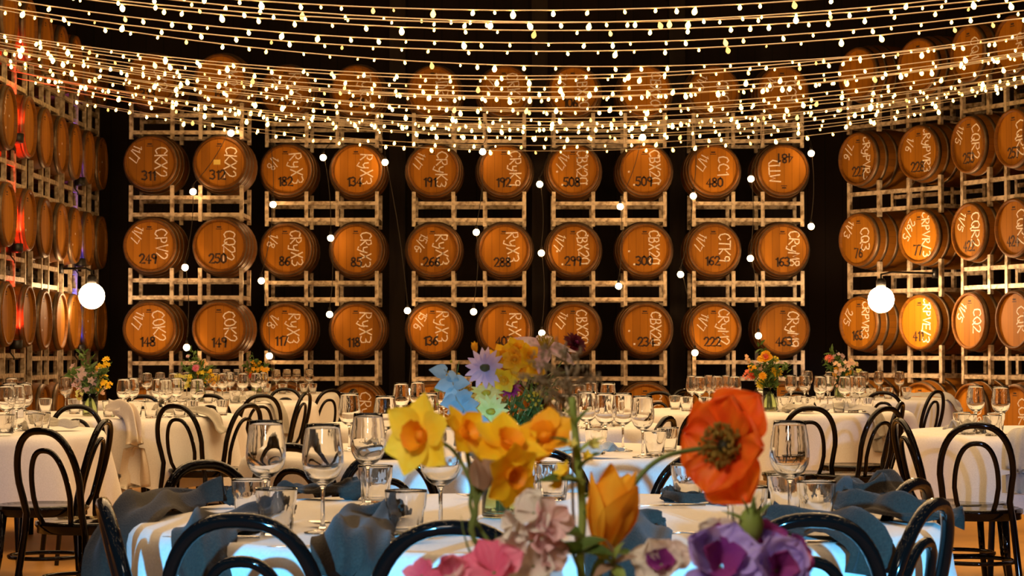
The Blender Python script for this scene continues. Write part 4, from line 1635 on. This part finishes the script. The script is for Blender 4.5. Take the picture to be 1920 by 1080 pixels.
def leaf(t, a, dirv, L, W, m='leaf_green', curl=0.5, seed=0, normal=None, name='leaf'):
    d = Vector(dirv).normalized()
    nrm = Vector(normal) if normal else Vector((0, -0.5, 1))
    side = d.cross(nrm).normalized()
    nn = side.cross(d).normalized()
    M = Matrix((d, side, nn)).transposed().to_4x4()
    M = Matrix.Translation(Vector(a)) @ M
    mb = MB()
    petal(mb, M, 0.0, L, W, 0.25, 0.18, curl, 0.3, 0.015, 0, random.Random(seed), 5, 8)
    return mb.build(name, m, t)


# ---- the front bouquet -------------------------------------------------
FB = Vector((0.10, 2.38, 0))          # foot of its jar
jar = thing('glass_vase', 'glass jar below the frame holding the front bouquet', 'vase', (FB.x, FB.y, TZ))
MB().lathe([(0.0004, 0.0), (0.042, 0.0), (0.048, 0.006), (0.048, 0.085), (0.044, 0.10), (0.046, 0.108), (0.0435, 0.108), (0.0415, 0.10), (0.0455, 0.085), (0.0455, 0.01), (0.0004, 0.008)], 28).build('jar', 'vase_glass', jar)
GF = 'stems of the front bouquet'


def fb(label, name, cat, tip_px, Y, mids=(), n=12, r=0.0022, mstem='stem_green', base_dx=0.0, nostem=False):
    """a stem of the front bouquet from the jar to the point seen at tip_px, at distance Y"""
    base = FB + Vector((base_dx, 0, TZ + 0.012))
    t = plant(name, label, cat, base, GF)
    tip = at(tip_px[0], tip_px[1], Y) - base
    pts = [Vector((0, 0, 0))]
    if mids:
        pts += [at(x, y, yy) - base for x, y, yy in mids]
    else:
        pts += [Vector((tip.x * 0.35, tip.y * 0.35, tip.z * 0.55))]
    pts.append(tip)
    # smooth through the points
    out = []
    for i in range(len(pts) - 1):
        p0, p1, p2, p3 = pts[max(i - 1, 0)], pts[i], pts[i + 1], pts[min(i + 2, len(pts) - 1)]
        for k in range(5):
            f = k / 5
            out.append(0.5 * ((2 * p1) + (p2 - p0) * f + (2 * p0 - 5 * p1 + 4 * p2 - p3) * f * f + (3 * p1 - p0 - 3 * p2 + p3) * f ** 3))
    out.append(pts[-1])
    if not nostem:
        stem(t, out, r, mstem)
    return t, tip, out, base


PXM = 2.4 / F      # metres per photo pixel at the bouquet
# single daffodil at left, facing the camera
t, tip, o, b0 = fb('single yellow daffodil with an orange cup at the left of the front bouquet', 'daffodil', 'flower', (792, 818), 2.38, [(905, 1000, 2.38), (882, 905, 2.38), (850, 845, 2.40), (815, 825, 2.41)])
head(t, 'daffodil', tip, (-0.62, -0.76, 0.08), 150 * PXM, ('p_lemon', 'p_cup'), 3)
MB().tube(o[-4:], [0.004, 0.0036, 0.003, 0.0024], 7).build('flower_neck', 'leaf_green', t)
# the bunch of daffodils right of it
DAFF = [
    ((868, 815), 2.36, (0.55, -0.35, 0.35), 110, 'yellow daffodil in profile, first of the row in the middle of the front bouquet', 5),
    ((950, 838), 2.34, (0.35, -0.55, 0.75), 135, 'yellow daffodil in the centre of the front row, petals flared upward', 8),
    ((1022, 822), 2.37, (-0.25, -0.6, 0.7), 125, 'golden daffodil at the right end of the row, beside the green bud stalk', 11),
    ((955, 890), 2.31, (0.62, -0.72, -0.15), 118, 'yellow daffodil hanging lowest, its orange cup turned right', 14),
    ((905, 845), 2.40, (0.2, -0.4, 0.9), 105, 'small yellow daffodil tucked behind the row of four', 17),
]
for px, Y, n, s, lab, sd in DAFF:
    t, tip, o, b0 = fb(lab, 'daffodil', 'flower', px, Y, [(905, 1040, 2.37), (893, 950, 2.36), ((884 + px[0]) / 2, (862 + px[1]) / 2 + 12, 2.36)], r=0.0028 if sd == 5 else 0.0019)
    head(t, 'daffodil', tip, n, s * PXM, ('p_yellow' if sd != 11 else 'p_gold', 'p_cup' if sd != 17 else 'p_gold'), sd)
    if sd == 5:
        mb = MB()
        M = Matrix.Translation(at(897, 915, 2.35) - b0) @ frame((0.35, -0.3, 0.9))
        petal(mb, M, 0.4, 0.05, 0.034, 1.2, 0.35, 0.3, 0.3, 0.03, 0, rnd, 7, 8)
        petal(mb, M, 2.6, 0.04, 0.028, 1.25, 0.35, 0.4, 0.3, 0.03, 0, rnd, 7, 8)
        mb.build('papery_sheath', 'papery', t)
# thin upright leaves of the daffodils
for (bx, by), (tx, ty), lab, w in (((872, 1085), (864, 965), 'narrow pointed green blade at the left front of the bouquet', 0.011),
                                   ((912, 1100), (930, 1000), 'short green blade behind the pink tulips', 0.010)):
    b0 = FB + Vector((0, 0, TZ + 0.012))
    t = plant('daffodil_leaf', lab, 'leaf', b0, GF)
    p0, p1, p2 = Vector((0, 0, 0)), at(bx, by, 2.33) - b0, at(tx, ty, 2.33) - b0
    MB().tube(bez(p0, p0.lerp(p1, 0.6), p1, p2), [w / 2] * 9 + [w * 0.4, w * 0.3, w * 0.18, w * 0.04], 8, flat=[0.25] * 13).build('blade', 'stem_green', t)
# orange poppy
t, tip, o, b0 = fb('big orange poppy with ruffled petals on a bent green stem', 'poppy', 'flower', (1362, 838), 2.40,
                   [(1122, 1090, 2.36), (1150, 1000, 2.36), (1188, 910, 2.36), (1235, 862, 2.37), (1300, 843, 2.40)], r=0.0030)
head(t, 'poppy', tip + Vector((0.006, -0.004, 0)), (-0.72, -0.68, 0.12), 200 * PXM, ('p_poppy', 'stamen_olive', 'eye_dark'), 21)
# big yellow-orange bud
t, tip, o, b0 = fb('closed yellow and orange tulip right of the green bud stalk', 'tulip', 'flower', (1126, 1045), 2.33, [(1110, 1100, 2.34)], r=0.003)
head(t, 'tulip', tip, (0.22, -0.18, 1.0), 150 * PXM, ('p_tulip',), 24)
for a, d, L in ((Vector(tip), (-0.6, -0.6, 0.6), 0.07), (Vector(tip) + Vector((0.01, 0, 0.0)), (0.4, -0.8, 0.2), 0.05)):
    leaf(t, a, d, L, 0.018, 'leaf_green', 0.9, 3)
# green bud stalk with leaves and yellow buds
t, tip, o, b0 = fb('upright green bud stalk with dark leaves and small yellow flowers', 'bud_stalk', 'flower', (1072, 745), 2.36, [(1090, 1080, 2.36), (1092, 960, 2.36), (1082, 850, 2.36)], r=0.0046, mstem='leaf_light')
for (x, y), d, L, W, m in (((1085, 905), (-0.9, -0.3, 0.05), 0.052, 0.018, 'leaf_green'), ((1090, 1000), (-0.85, -0.4, -0.05), 0.066, 0.034, 'leaf_green'),
                           ((1095, 935), (0.9, -0.3, 0.35), 0.046, 0.018, 'leaf_green'), ((1095, 965), (0.95, -0.2, 0.25), 0.060, 0.022, 'leaf_green'),
                           ((1090, 880), (0.5, -0.6, 0.5), 0.036, 0.022, 'leaf_green'), ((1085, 850), (0.8, -0.2, 0.55), 0.034, 0.010, 'leaf_light'),
                           ((1082, 840), (-0.8, -0.3, 0.35), 0.034, 0.010, 'leaf_green'), ((1080, 800), (0.6, -0.3, 0.8), 0.030, 0.009, 'leaf_green'),
                           ((1078, 800), (-0.5, -0.3, 0.8), 0.026, 0.009, 'leaf_light'), ((1100, 1035), (0.7, -0.5, 0.6), 0.055, 0.026, 'leaf_green'),
                           ((1090, 905), (-0.5, -0.75, 0.2), 0.034, 0.018, 'leaf_light')):
    leaf(t, at(x, y, 2.352) - b0, d, L, W, m, 0.6, x)
for x, y, s, m in ((1062, 888, 44, 'p_lemon'), (1052, 912, 40, 'p_yellow'), (1098, 862, 34, 'p_lemon'), (1108, 838, 34, 'p_pale'), (1075, 838, 30, 'p_pale'), (1128, 910, 40, 'p_lemon')):
    mb = MB()
    M = Matrix.Translation(at(x, y, 2.345) - b0) @ frame(((x - 1085) / 40, -0.6, 0.6))
    for k in range(5):
        petal(mb, M, k * 1.2566, s * PXM * 0.6, s * PXM * 0.5, 0.9, 0.2, 0.3, 0.1, 0.02, 0, rnd, 5, 6)
    mb.build('small_flower', m, t)
# brown grassy plume behind the stalk
t, tip, o, b0 = fb('feathery brown grass plume rising behind the green bud stalk', 'grass_plume', 'flower', (1058, 655), 2.47, [(1078, 1000, 2.44), (1074, 800, 2.46)], r=0.0016, mstem='stem_pale')
rg = random.Random(5)
mb = MB()
for k in range(46):
    u = rg.uniform(0.0, 1.0)
    a = at(1062 + 12 * (1 - u) * rg.uniform(-1, 1), 790 - 135 * u, 2.46) - b0
    q = at(1045 + rg.uniform(-85, 85) * (0.45 + 0.6 * (1 - abs(2 * u - 0.9))), 770 - 110 * u - rg.uniform(0, 40), 2.46 + rg.uniform(-.02, .02)) - b0
    m1 = a.lerp(q, 0.5) + Vector((0, 0, 0.004))
    mb.tube([a, m1, q], [0.0009, 0.0007, 0.0004], 4)
    for j in range(7):
        f = rg.uniform(0.35, 1.0)
        c = a.lerp(q, f) + Vector((rg.gauss(0, .0022), rg.gauss(0, .0022), rg.gauss(0, .003)))
        mb.ball(c, rg.uniform(.0009, .0019), 5, 3, sq=(0.8, 0.8, 2.2))
o_ = mb.build('feathery_spikelets', 'plume_brown', t)
# blush stock, drooping petals
t, tip, o, b0 = fb('faded blush stock with drooping white-pink petals', 'stock_flower', 'flower', (1005, 945), 2.28, [(1010, 1085, 2.31), (1000, 1010, 2.29)], r=0.0042, mstem='leaf_light')
for x, y, n, s, c, sd in ((1000, 962, (-0.3, -0.7, 0.5), 88, 'p_white', 1), (1035, 975, (0.4, -0.8, 0.2), 86, 'p_blush', 2), (965, 985, (-0.8, -0.6, 0.1), 74, 'p_white', 3), (1015, 1010, (0.1, -1, -0.1), 80, 'p_blush', 4), (1030, 1035, (0.4, -.9, 0), 74, 'p_blush', 6), (968, 1035, (-0.4, -.8, 0.3), 82, 'p_white', 7), (1000, 1062, (0, -.8, 0.4), 90, 'p_white', 9)):
    head(t, 'ruffle', at(x, y, 2.275) - b0, n, s * PXM, (c, None, 6), 40 + sd)
# pink tulips at the lower edge
for x, y, s, lab, sd in ((790, 1068, 62, 'small pink flower tip at the lower edge, left of the tulips', 1), (850, 1068, 96, 'pink flower with pale markings at the lower edge of the front bouquet', 2), (926, 1062, 108, 'deep pink flower at the lower edge, under the daffodil stem', 3)):
    t, tip, o, b0 = fb(lab, 'pink_ruffled_flower', 'flower', (x, y + 12), 2.26, r=0.002)
    head(t, 'ruffle', tip, (0.1 * (sd - 2), -0.75, 0.6), s * PXM, ('p_pink', 'p_blush' if sd == 2 else None, 8), 60 + sd)
# lilac sweet peas at the lower right
for x, y, s, n, cols, lab, sd in ((1352, 1062, 175, (-0.1, -0.8, 0.55), ('p_purple', 'p_purple_rim', 8), 'large lilac sweet pea flower at the lower right of the front bouquet', 1),
                                  (1455, 1070, 135, (0.25, -0.85, 0.4), ('p_purple', 'p_purple_rim', 8), 'lilac sweet pea flower at the right, nearest the green bud', 2),
                                  (1440, 1022, 90, (0.35, -0.7, 0.6), ('p_purple_rim', 'p_purple', 6), 'plum coloured sweet pea flower above the lilac ones', 3),
                                  (1348, 1010, 88, (-0.2, -0.8, 0.6), ('p_white', 'p_purple_rim', 6), 'cream ruffled flower edged with plum, above the large lilac one', 4),
                                  (1240, 1058, 105, (-0.2, -0.9, 0.4), ('p_white', 'p_purple_rim', 7), 'cream ruffled flower with a plum rim, left of the lilac ones', 5),
                                  (1495, 1050, 80, (0.6, -0.7, 0.3), ('p_purple_rim', 'p_pink', 6), 'plum and pink flower at the far right of the front bouquet', 6)):
    t, tip, o, b0 = fb(lab, 'sweet_pea', 'flower', (x, y), 2.25 if sd < 3 else 2.29, [((x + 1085) / 2 + 60, 1130, 2.31)], r=0.002)
    head(t, 'ruffle', tip, n, s * PXM, cols, 80 + sd)
t, tip, o, b0 = fb('pale green pointed bud above the lilac sweet peas', 'green_bud', 'flower', (1408, 985), 2.28, [(1390, 1120, 2.29)], r=0.0026, mstem='leaf_light')
mb = MB()
mb.ball(tip, 0.013, 10, 8, sq=(1, 1, 1.5))
mb.build('bud', 'leaf_light', t)
for k, d in enumerate(((-0.5, -0.3, 0.9), (0.3, -0.4, 1), (0.8, -0.2, 0.7), (-0.1, -0.6, 1.0), (-0.9, -0.2, 0.3))):
    leaf(t, tip, d, 0.036, 0.010, 'stem_green', 0.2, k, name='sepal')
t, tip, o, b0 = fb('dark leafy sprig low in the middle of the front bouquet', 'leaf_sprig', 'leaf', (1075, 1040), 2.29, r=0.0022)
for k, (d, L) in enumerate((((-0.9, -0.4, 0.3), 0.05), ((0.8, -0.5, 0.1), 0.05), ((-0.2, -0.8, 0.4), 0.05), ((0.9, -0.2, 0.5), 0.04))):
    leaf(t, tip, d, L, 0.024, 'leaf_green', 0.7, k)
t, tip, o, b0 = fb('small brown-green seed head at the lower right of the stalk', 'seed_head', 'flower', (1150, 1060), 2.28, r=0.002)
for k in range(6):
    leaf(t, tip, (math.cos(k), -0.5, math.sin(k) + .4), 0.03, 0.014, 'leaf_light' if k % 2 else 'papery', 0.5, k)

# ---- the bouquet on the near table --------------------------------------
NBx, NBy = X_at(945, 4.93), 4.93


def water_vase(x, y, r, h, label, m='vase_glass'):
    t = thing('glass_vase', label, 'vase', (x, y, TZ + 0.0032))
    MB().lathe([(0.0004, 0.0), (r * 0.93, 0.0), (r, r * 0.1), (r, h * 0.97), (r * 0.99, h), (r * 0.95, h), (r * 0.95, h * 0.1), (r * 0.85, h * 0.07), (0.0004, h * 0.07)], 28).build('jar', m, t)
    MB().lathe([(0.0004, h * 0.075), (r * 0.84, h * 0.075), (r * 0.945, h * 0.11), (r * 0.945, h * 0.62), (0.0004, h * 0.62)], 28).build('water', 'vase_water', t)
    return t


water_vase(NBx, NBy, 0.050, 0.145, 'clear jar of stems in water at the centre of the nearest table')
PX2 = 4.93 / F


def stemmed(root, name, label, cat, px, Y, group, kind, n, s, cols, seed, fine=True, r=0.0018, h0=0.02, mst='stem_green', leaves=0):
    base = Vector((root[0] + random.Random(seed).uniform(-.012, .012), root[1] + random.Random(seed + 1).uniform(-.012, .012), TZ + h0))
    t = plant(name, label, cat, base, group)
    tip = at(px[0], px[1], Y) - base
    pts = bez((0, 0, 0), (0, 0, tip.z * 0.45), (tip.x * 0.55, tip.y * 0.55, tip.z * 0.75), tip - Vector(n).normalized() * s * 0.05, 8)
    stem(t, pts, r, mst)
    head(t, kind, tip, n, s, cols, seed, fine)
    rg = random.Random(seed)
    for k in range(leaves):
        q = pts[rg.randint(4, 7)]
        leaf(t, q, (rg.uniform(-1, 1), rg.uniform(-1, .2), rg.uniform(0, 1)), rg.uniform(.04, .07), 0.016, 'leaf_green', 0.6, k)
    return t, tip, base, pts


NB = (NBx, NBy)
GB = 'flowers of the bouquet on the nearest table'
for px, Y, kind, n, s, cols, lab, nm, sd in (
    ((1022, 652), 4.88, 'open', (0.05, -0.55, 0.85), 128, ('p_pinkpale', 'mimosa_ball'), 'pale pink open flower with yellow stamens at the top of the near table bouquet', 'anemone', 1),
    ((1078, 645), 4.96, 'double', (0.5, -0.6, 0.5), 54, ('p_maroon', 'p_magenta'), 'dark maroon flower beside the pale pink one at the top', 'dahlia', 2),
    ((909, 690), 4.84, 'daisy', (-0.15, -0.95, 0.15), 78, ('p_lilac', 'eye_green'), 'pale lilac daisy facing forward at the left of the near table bouquet', 'daisy', 3),
    ((955, 725), 4.86, 'double', (0.2, -0.9, 0.2), 46, ('p_magenta', 'p_maroon'), 'small magenta flower under the yellow narcissi', 'aster', 4),
    ((920, 772), 4.80, 'daisy', (0.1, -0.95, 0.2), 68, ('p_pale', 'mimosa_ball'), 'pale yellow daisy, lower of two on the near table bouquet', 'daisy', 5),
    ((912, 738), 4.83, 'daisy', (0.0, -0.6, 0.75), 66, ('p_pale', 'mimosa_ball'), 'pale yellow daisy, upper of two on the near table bouquet', 'daisy', 6),
    ((918, 722), 4.87, 'double', (0.1, -0.9, 0.3), 40, ('p_yellow', 'p_gold'), 'small golden double flower above the pale daisies', 'marigold', 7),
    ((893, 662), 4.92, 'tulip', (-0.25, -0.3, 1.0), 20, ('p_gold',), 'slim yellow bud at the top left of the near table bouquet', 'flower_bud', 8),
):
    stemmed(NB, nm, lab, 'flower', px, Y, GB, kind, n, s * PX2, cols, 200 + sd, True, 0.0018, leaves=3 if sd in (1, 3, 6) else 0)
NX = [((945, 668), (-0.3, -0.9, 0.3)), ((968, 655), (0.2, -0.8, 0.5)), ((990, 668), (0.6, -0.7, 0.3)), ((950, 690), (-0.2, -1, 0.1)), ((975, 692), (0.3, -1, 0)), ((945, 712), (-0.1, -1, -0.2)), ((925, 680), (-0.6, -0.8, 0.2)), ((1002, 690), (0.7, -0.6, 0.2)), ((965, 675), (0, -1, 0.2))]
NW = ['at the upper left', 'at the very top', 'at the upper right', 'left of the middle', 'right of the middle', 'lowest', 'by the lilac daisy', 'rightmost, by the brown plume', 'in the middle']
for i, (px, n) in enumerate(NX):
    stemmed(NB, 'narcissus', 'small yellow narcissus %s of the near table cluster' % NW[i], 'flower', px, 4.86 - 0.012 * (i % 3), GB, 'daffodil', n, 48 * PX2, ('p_yellow', 'p_gold'), 230 + i, False, 0.0012)
for i, (px, lab) in enumerate((((850, 728), 'yellow mimosa sprig at the left of the near table bouquet'), ((880, 748), 'yellow mimosa sprig between the eucalyptus and the daisies'), ((1008, 740), 'fine yellow-green sprig in the shade of the brown plume'))):
    stemmed(NB, 'mimosa_sprig', lab, 'flower', px, 4.88, GB, 'mimosa', (0, -.3, 1), (78 if i == 0 else 60) * PX2, ('mimosa_ball',), 250 + i, True, 0.0014)


def eucalyptus(label, pts_px, Y, seed, leafpx=26):
    base = Vector((NBx, NBy, TZ + 0.02))
    t = plant('eucalyptus_sprig', label, 'leaf sprig', base, GB)
    P = [Vector((0, 0, 0)), Vector((0, 0, 0.13))] + [at(x, y, Y) - base for x, y in pts_px]
    stem(t, P, 0.0016, 'stem_pale')
    rg = random.Random(seed)
    for a, b in zip(P[2:], P[3:]):
        n_ = max(2, int((b - a).length / 0.022))
        for k in range(n_):
            q = a.lerp(b, (k + 0.5) / n_)
            for s in (-1, 1):
                dd = Vector((s * rg.uniform(.5, 1), rg.uniform(-.9, 0), rg.uniform(-.3, .7)))
                mb = MB()
                M = Matrix.Translation(q) @ frame((rg.uniform(-.4, .4), -1, rg.uniform(-.2, .6)))
                L = leafpx * PX2 * rg.uniform(.8, 1.15)
                petal(mb, M, math.atan2(dd.z, -dd.x) + PI, L, L * 0.95, 0.1, 0.12, rg.uniform(-.3, .4), 0.1, 0.0, 0.002, rg, 6, 6)
                mb.build('round_leaf', 'leaf_blue', t)


eucalyptus('silver-blue eucalyptus sprig reaching up left, two round leaves at its tip', [(935, 842), (890, 790), (855, 725), (833, 692)], 4.80, 1, 30)
eucalyptus('silver-blue eucalyptus sprig in the lower left of the near table bouquet', [(925, 850), (895, 800), (868, 765), (853, 745)], 4.77, 2, 34)
eucalyptus('silver-blue eucalyptus sprig hanging low by the jar', [(915, 862), (900, 840), (890, 815)], 4.79, 3, 32)
for i, (px, lab) in enumerate((((985, 770), 'bushy green foliage sprig under the narcissi'), ((940, 790), 'green foliage sprig at the front of the near table bouquet'), ((1010, 795), 'green foliage sprig at the right above the jar'), ((1040, 700), 'dark green leafy sprig behind the brown plume'), ((965, 750), 'green foliage sprig in the heart of the near table bouquet'))):
    base = Vector((NBx, NBy, TZ + 0.02))
    t = plant('foliage_sprig', lab, 'leaf sprig', base, GB)
    tip = at(px[0], px[1], 4.90) - base
    pts = bez((0, 0, 0), (0, 0, tip.z * .5), (tip.x * .5, tip.y * .5, tip.z * .8), tip, 10)
    stem(t, pts, 0.0018)
    rg = random.Random(300 + i)
    mb = MB()
    for k in range(34):
        q = pts[rg.randint(5, 10)] + Vector((rg.gauss(0, .008), rg.gauss(0, .008), rg.gauss(0, .01)))
        M = Matrix.Translation(q) @ frame((rg.uniform(-1, 1), rg.uniform(-1, .2), rg.uniform(0, 1)))
        petal(mb, M, rg.uniform(0, 6), rg.uniform(.03, .06), rg.uniform(.007, .014), 0.4, .1, .4, .3, 0, 0, rg, 3, 5)
    mb.build('leaves', 'leaf_green', t)

# ---- bouquets on the tables further back ---------------------------------
def far_bouquet(vx, vy, Yv, vr, vh, vlabel, items, where, group, scale):
    p = on(vx, vy, TZ)
    root = (X_at(vx, Yv), Yv)
    water_vase(root[0], root[1], vr, vh, vlabel)
    for i, (kind, px, s, cols, nm, lab) in enumerate(items):
        rg = random.Random(i * 7 + int(vx))
        n = ((px[0] - vx) / 90.0 + rg.uniform(-.2, .2), -0.9, 0.35 + rg.uniform(-.2, .3))
        stemmed(root, nm, '%s, %s' % (lab, where), 'flower', px, Yv + rg.uniform(-.06, .05), group, kind, n, s * Yv / F, cols, int(vx) * 10 + i, False, 0.0018, leaves=2)
    for k in range(4):
        rg = random.Random(k + int(vx))
        base = Vector((root[0], root[1], TZ + 0.02))
        t = plant('foliage_sprig', 'green foliage sprig %s, %s' % (['low at the left', 'low at the right', 'low in the middle', 'at the back'][k], where), 'leaf sprig', base, group)
        ang = (-0.75, 0.75, 0.1, -0.2)[k]
        L = scale * (0.15 if k < 3 else 0.22)
        tip = Vector((math.sin(ang) * L, -0.02 if k < 3 else 0.03, vh + math.cos(ang) * L))
        pts = bez((0, 0, 0), (0, 0, vh), (tip.x * .5, tip.y * .5, vh + (tip.z - vh) * .6), tip, 8)
        stem(t, pts, 0.0018)
        mb = MB()
        for q in range(40):
            c = pts[rg.randint(3, 8)] + Vector((rg.gauss(0, .014), rg.gauss(0, .014), rg.gauss(0, .014)))
            M = Matrix.Translation(c) @ frame((rg.uniform(-1, 1), rg.uniform(-1, .2), rg.uniform(0, 1)))
            petal(mb, M, rg.uniform(0, 6), rg.uniform(.03, .065) * scale, rg.uniform(.012, .022), 0.4, .1, .4, .3, 0, 0, rg, 3, 5)
        mb.build('leaves', 'leaf_green', t)


far_bouquet(170, 783, 12.75, 0.045, 0.13, 'glass jar with the pink and yellow bouquet on the second left table', [
    ('spray', (150, 697), 44, ('p_dust',), 'stock_flower', 'dusty pink stock at the upper left'),
    ('spray', (165, 715), 46, ('p_dust',), 'stock_flower', 'dusty pink stock in the middle'),
    ('spray', (148, 722), 34, ('p_blush',), 'stock_flower', 'pale pink stock at the left edge'),
    ('spray', (178, 700), 34, ('p_dust',), 'stock_flower', 'dusty pink stock at the upper right'),
    ('spray', (198, 680), 30, ('p_yellow',), 'freesia', 'yellow freesia standing highest at the right'),
    ('spray', (180, 688), 18, ('p_gold',), 'freesia', 'small golden freesia near the top'),
    ('spray', (190, 718), 38, ('p_yellow',), 'freesia', 'yellow freesia at the right'),
    ('spray', (203, 722), 22, ('p_yellow',), 'freesia', 'yellow freesia at the far right edge'),
    ('spray', (188, 732), 24, ('p_peach',), 'freesia', 'peach freesia low at the right'),
    ('spray', (150, 738), 24, ('p_pale',), 'freesia', 'pale cream freesia low at the left'),
], 'in the second left table bouquet', 'flowers of the pink and yellow bouquet', 1.0)
far_bouquet(372, 753, 16.4, 0.05, 0.13, 'glass jar with the pale yellow and coral bouquet on the third left table', [
    ('spray', (345, 705), 34, ('p_pale',), 'freesia', 'pale yellow freesia at the left'),
    ('spray', (335, 708), 22, ('p_pale',), 'freesia', 'pale yellow freesia at the far left edge'),
    ('spray', (358, 712), 30, ('p_lemon',), 'freesia', 'lemon freesia left of the middle'),
    ('double', (367, 690), 16, ('p_pink', 'p_coral'), 'ranunculus', 'pink ranunculus high in the middle'),
    ('daffodil', (380, 682), 20, ('p_peach', 'p_gold'), 'narcissus', 'peach narcissus at the top'),
    ('spray', (378, 700), 34, ('p_lemon',), 'freesia', 'lemon freesia in the middle'),
    ('double', (369, 711), 17, ('p_coral', 'p_red'), 'ranunculus', 'coral ranunculus low in the middle'),
    ('spray', (392, 706), 34, ('p_yellow',), 'freesia', 'golden freesia at the right'),
    ('spray', (400, 716), 22, ('p_gold',), 'freesia', 'golden freesia low at the right'),
    ('double', (352, 668), 8, ('p_pinkpale', 'p_pink'), 'flower_bud', 'thin-stemmed pink bud above the rest'),
    ('spray', (350, 722), 22, ('p_pale',), 'freesia', 'pale freesia low at the left'),
], 'in the third left table bouquet', 'flowers of the pale yellow bouquet', 1.0)
far_bouquet(482, 738, 19.8, 0.05, 0.13, 'glass jar with the orange bouquet on the farthest left table', [
    ('spray', (475, 688), 30, ('p_gold',), 'freesia', 'golden freesia at the top'),
    ('spray', (485, 684), 20, ('p_yellow',), 'freesia', 'yellow freesia at the highest point'),
    ('spray', (496, 696), 28, ('p_gold',), 'freesia', 'golden freesia at the right'),
    ('double', (473, 704), 17, ('p_red', 'p_coral'), 'ranunculus', 'red ranunculus in the middle'),
    ('spray', (464, 698), 22, ('p_peach',), 'freesia', 'peach freesia at the left'),
    ('spray', (494, 708), 20, ('p_yellow',), 'freesia', 'yellow freesia low at the right'),
    ('double', (472, 716), 10, ('p_lilac', 'p_purple'), 'aster', 'small lilac aster low in the middle'),
], 'in the farthest left table bouquet', 'flowers of the orange bouquet', 0.9)
far_bouquet(1443, 776, 13.75, 0.045, 0.15, 'dark glass jar with the orange and yellow bouquet on the second right table', [
    ('ruffle', (1436, 672), 30, ('p_gold', 'p_coral', 7), 'poppy', 'orange poppy at the top'),
    ('spray', (1402, 672), 20, ('p_peach',), 'freesia', 'peach freesia at the upper left'),
    ('spray', (1456, 674), 16, ('p_lemon',), 'freesia', 'lemon freesia at the upper right'),
    ('double', (1412, 704), 22, ('p_red', 'p_coral'), 'ranunculus', 'red ranunculus at the left'),
    ('spray', (1400, 701), 20, ('p_coral',), 'freesia', 'coral freesia at the left edge'),
    ('spray', (1422, 690), 28, ('p_dust',), 'stock_flower', 'dusty pink stock in the upper middle'),
    ('double', (1456, 697), 26, ('p_yellow', 'p_gold'), 'chrysanthemum', 'yellow chrysanthemum at the right'),
    ('double', (1446, 711), 24, ('p_yellow', 'p_gold'), 'chrysanthemum', 'yellow chrysanthemum right of the middle'),
    ('daisy', (1449, 724), 22, ('p_lemon', 'p_gold'), 'chrysanthemum', 'yellow daisy-like chrysanthemum low at the right'),
    ('double', (1428, 720), 24, ('p_lemon', 'p_gold'), 'chrysanthemum', 'lemon chrysanthemum low in the middle'),
    ('double', (1430, 705), 18, ('p_gold', 'p_yellow'), 'chrysanthemum', 'golden chrysanthemum in the middle'),
    ('spray', (1410, 690), 18, ('p_gold',), 'freesia', 'golden freesia left of the middle'),
], 'in the second right table bouquet', 'flowers of the orange and yellow bouquet', 1.05)
far_bouquet(1573, 745, 17.6, 0.04, 0.14, 'glass jar with the coral bouquet on the farthest right table', [
    ('double', (1555, 672), 20, ('p_coral', 'p_pink'), 'ranunculus', 'bright coral ranunculus at the upper left'),
    ('spray', (1570, 672), 28, ('p_dust',), 'stock_flower', 'dusty pink stock at the top'),
    ('spray', (1575, 690), 30, ('p_peach',), 'freesia', 'peach freesia in the middle'),
    ('spray', (1595, 680), 30, ('p_peach',), 'freesia', 'peach freesia at the upper right'),
    ('spray', (1602, 684), 18, ('p_pale',), 'freesia', 'pale freesia at the right'),
    ('spray', (1566, 700), 26, ('p_gold',), 'freesia', 'golden freesia left of the middle'),
    ('spray', (1590, 706), 28, ('p_gold',), 'freesia', 'golden freesia at the lower right'),
    ('spray', (1562, 716), 24, ('p_peach',), 'freesia', 'peach freesia low at the left'),
    ('spray', (1612, 694), 14, ('p_pale',), 'freesia', 'small pale freesia at the far right'),
    ('double', (1612, 712), 9, ('p_coral', 'p_red'), 'flower_bud', 'tiny coral bud hanging at the right'),
], 'in the farthest right table bouquet', 'flowers of the coral bouquet', 1.0)
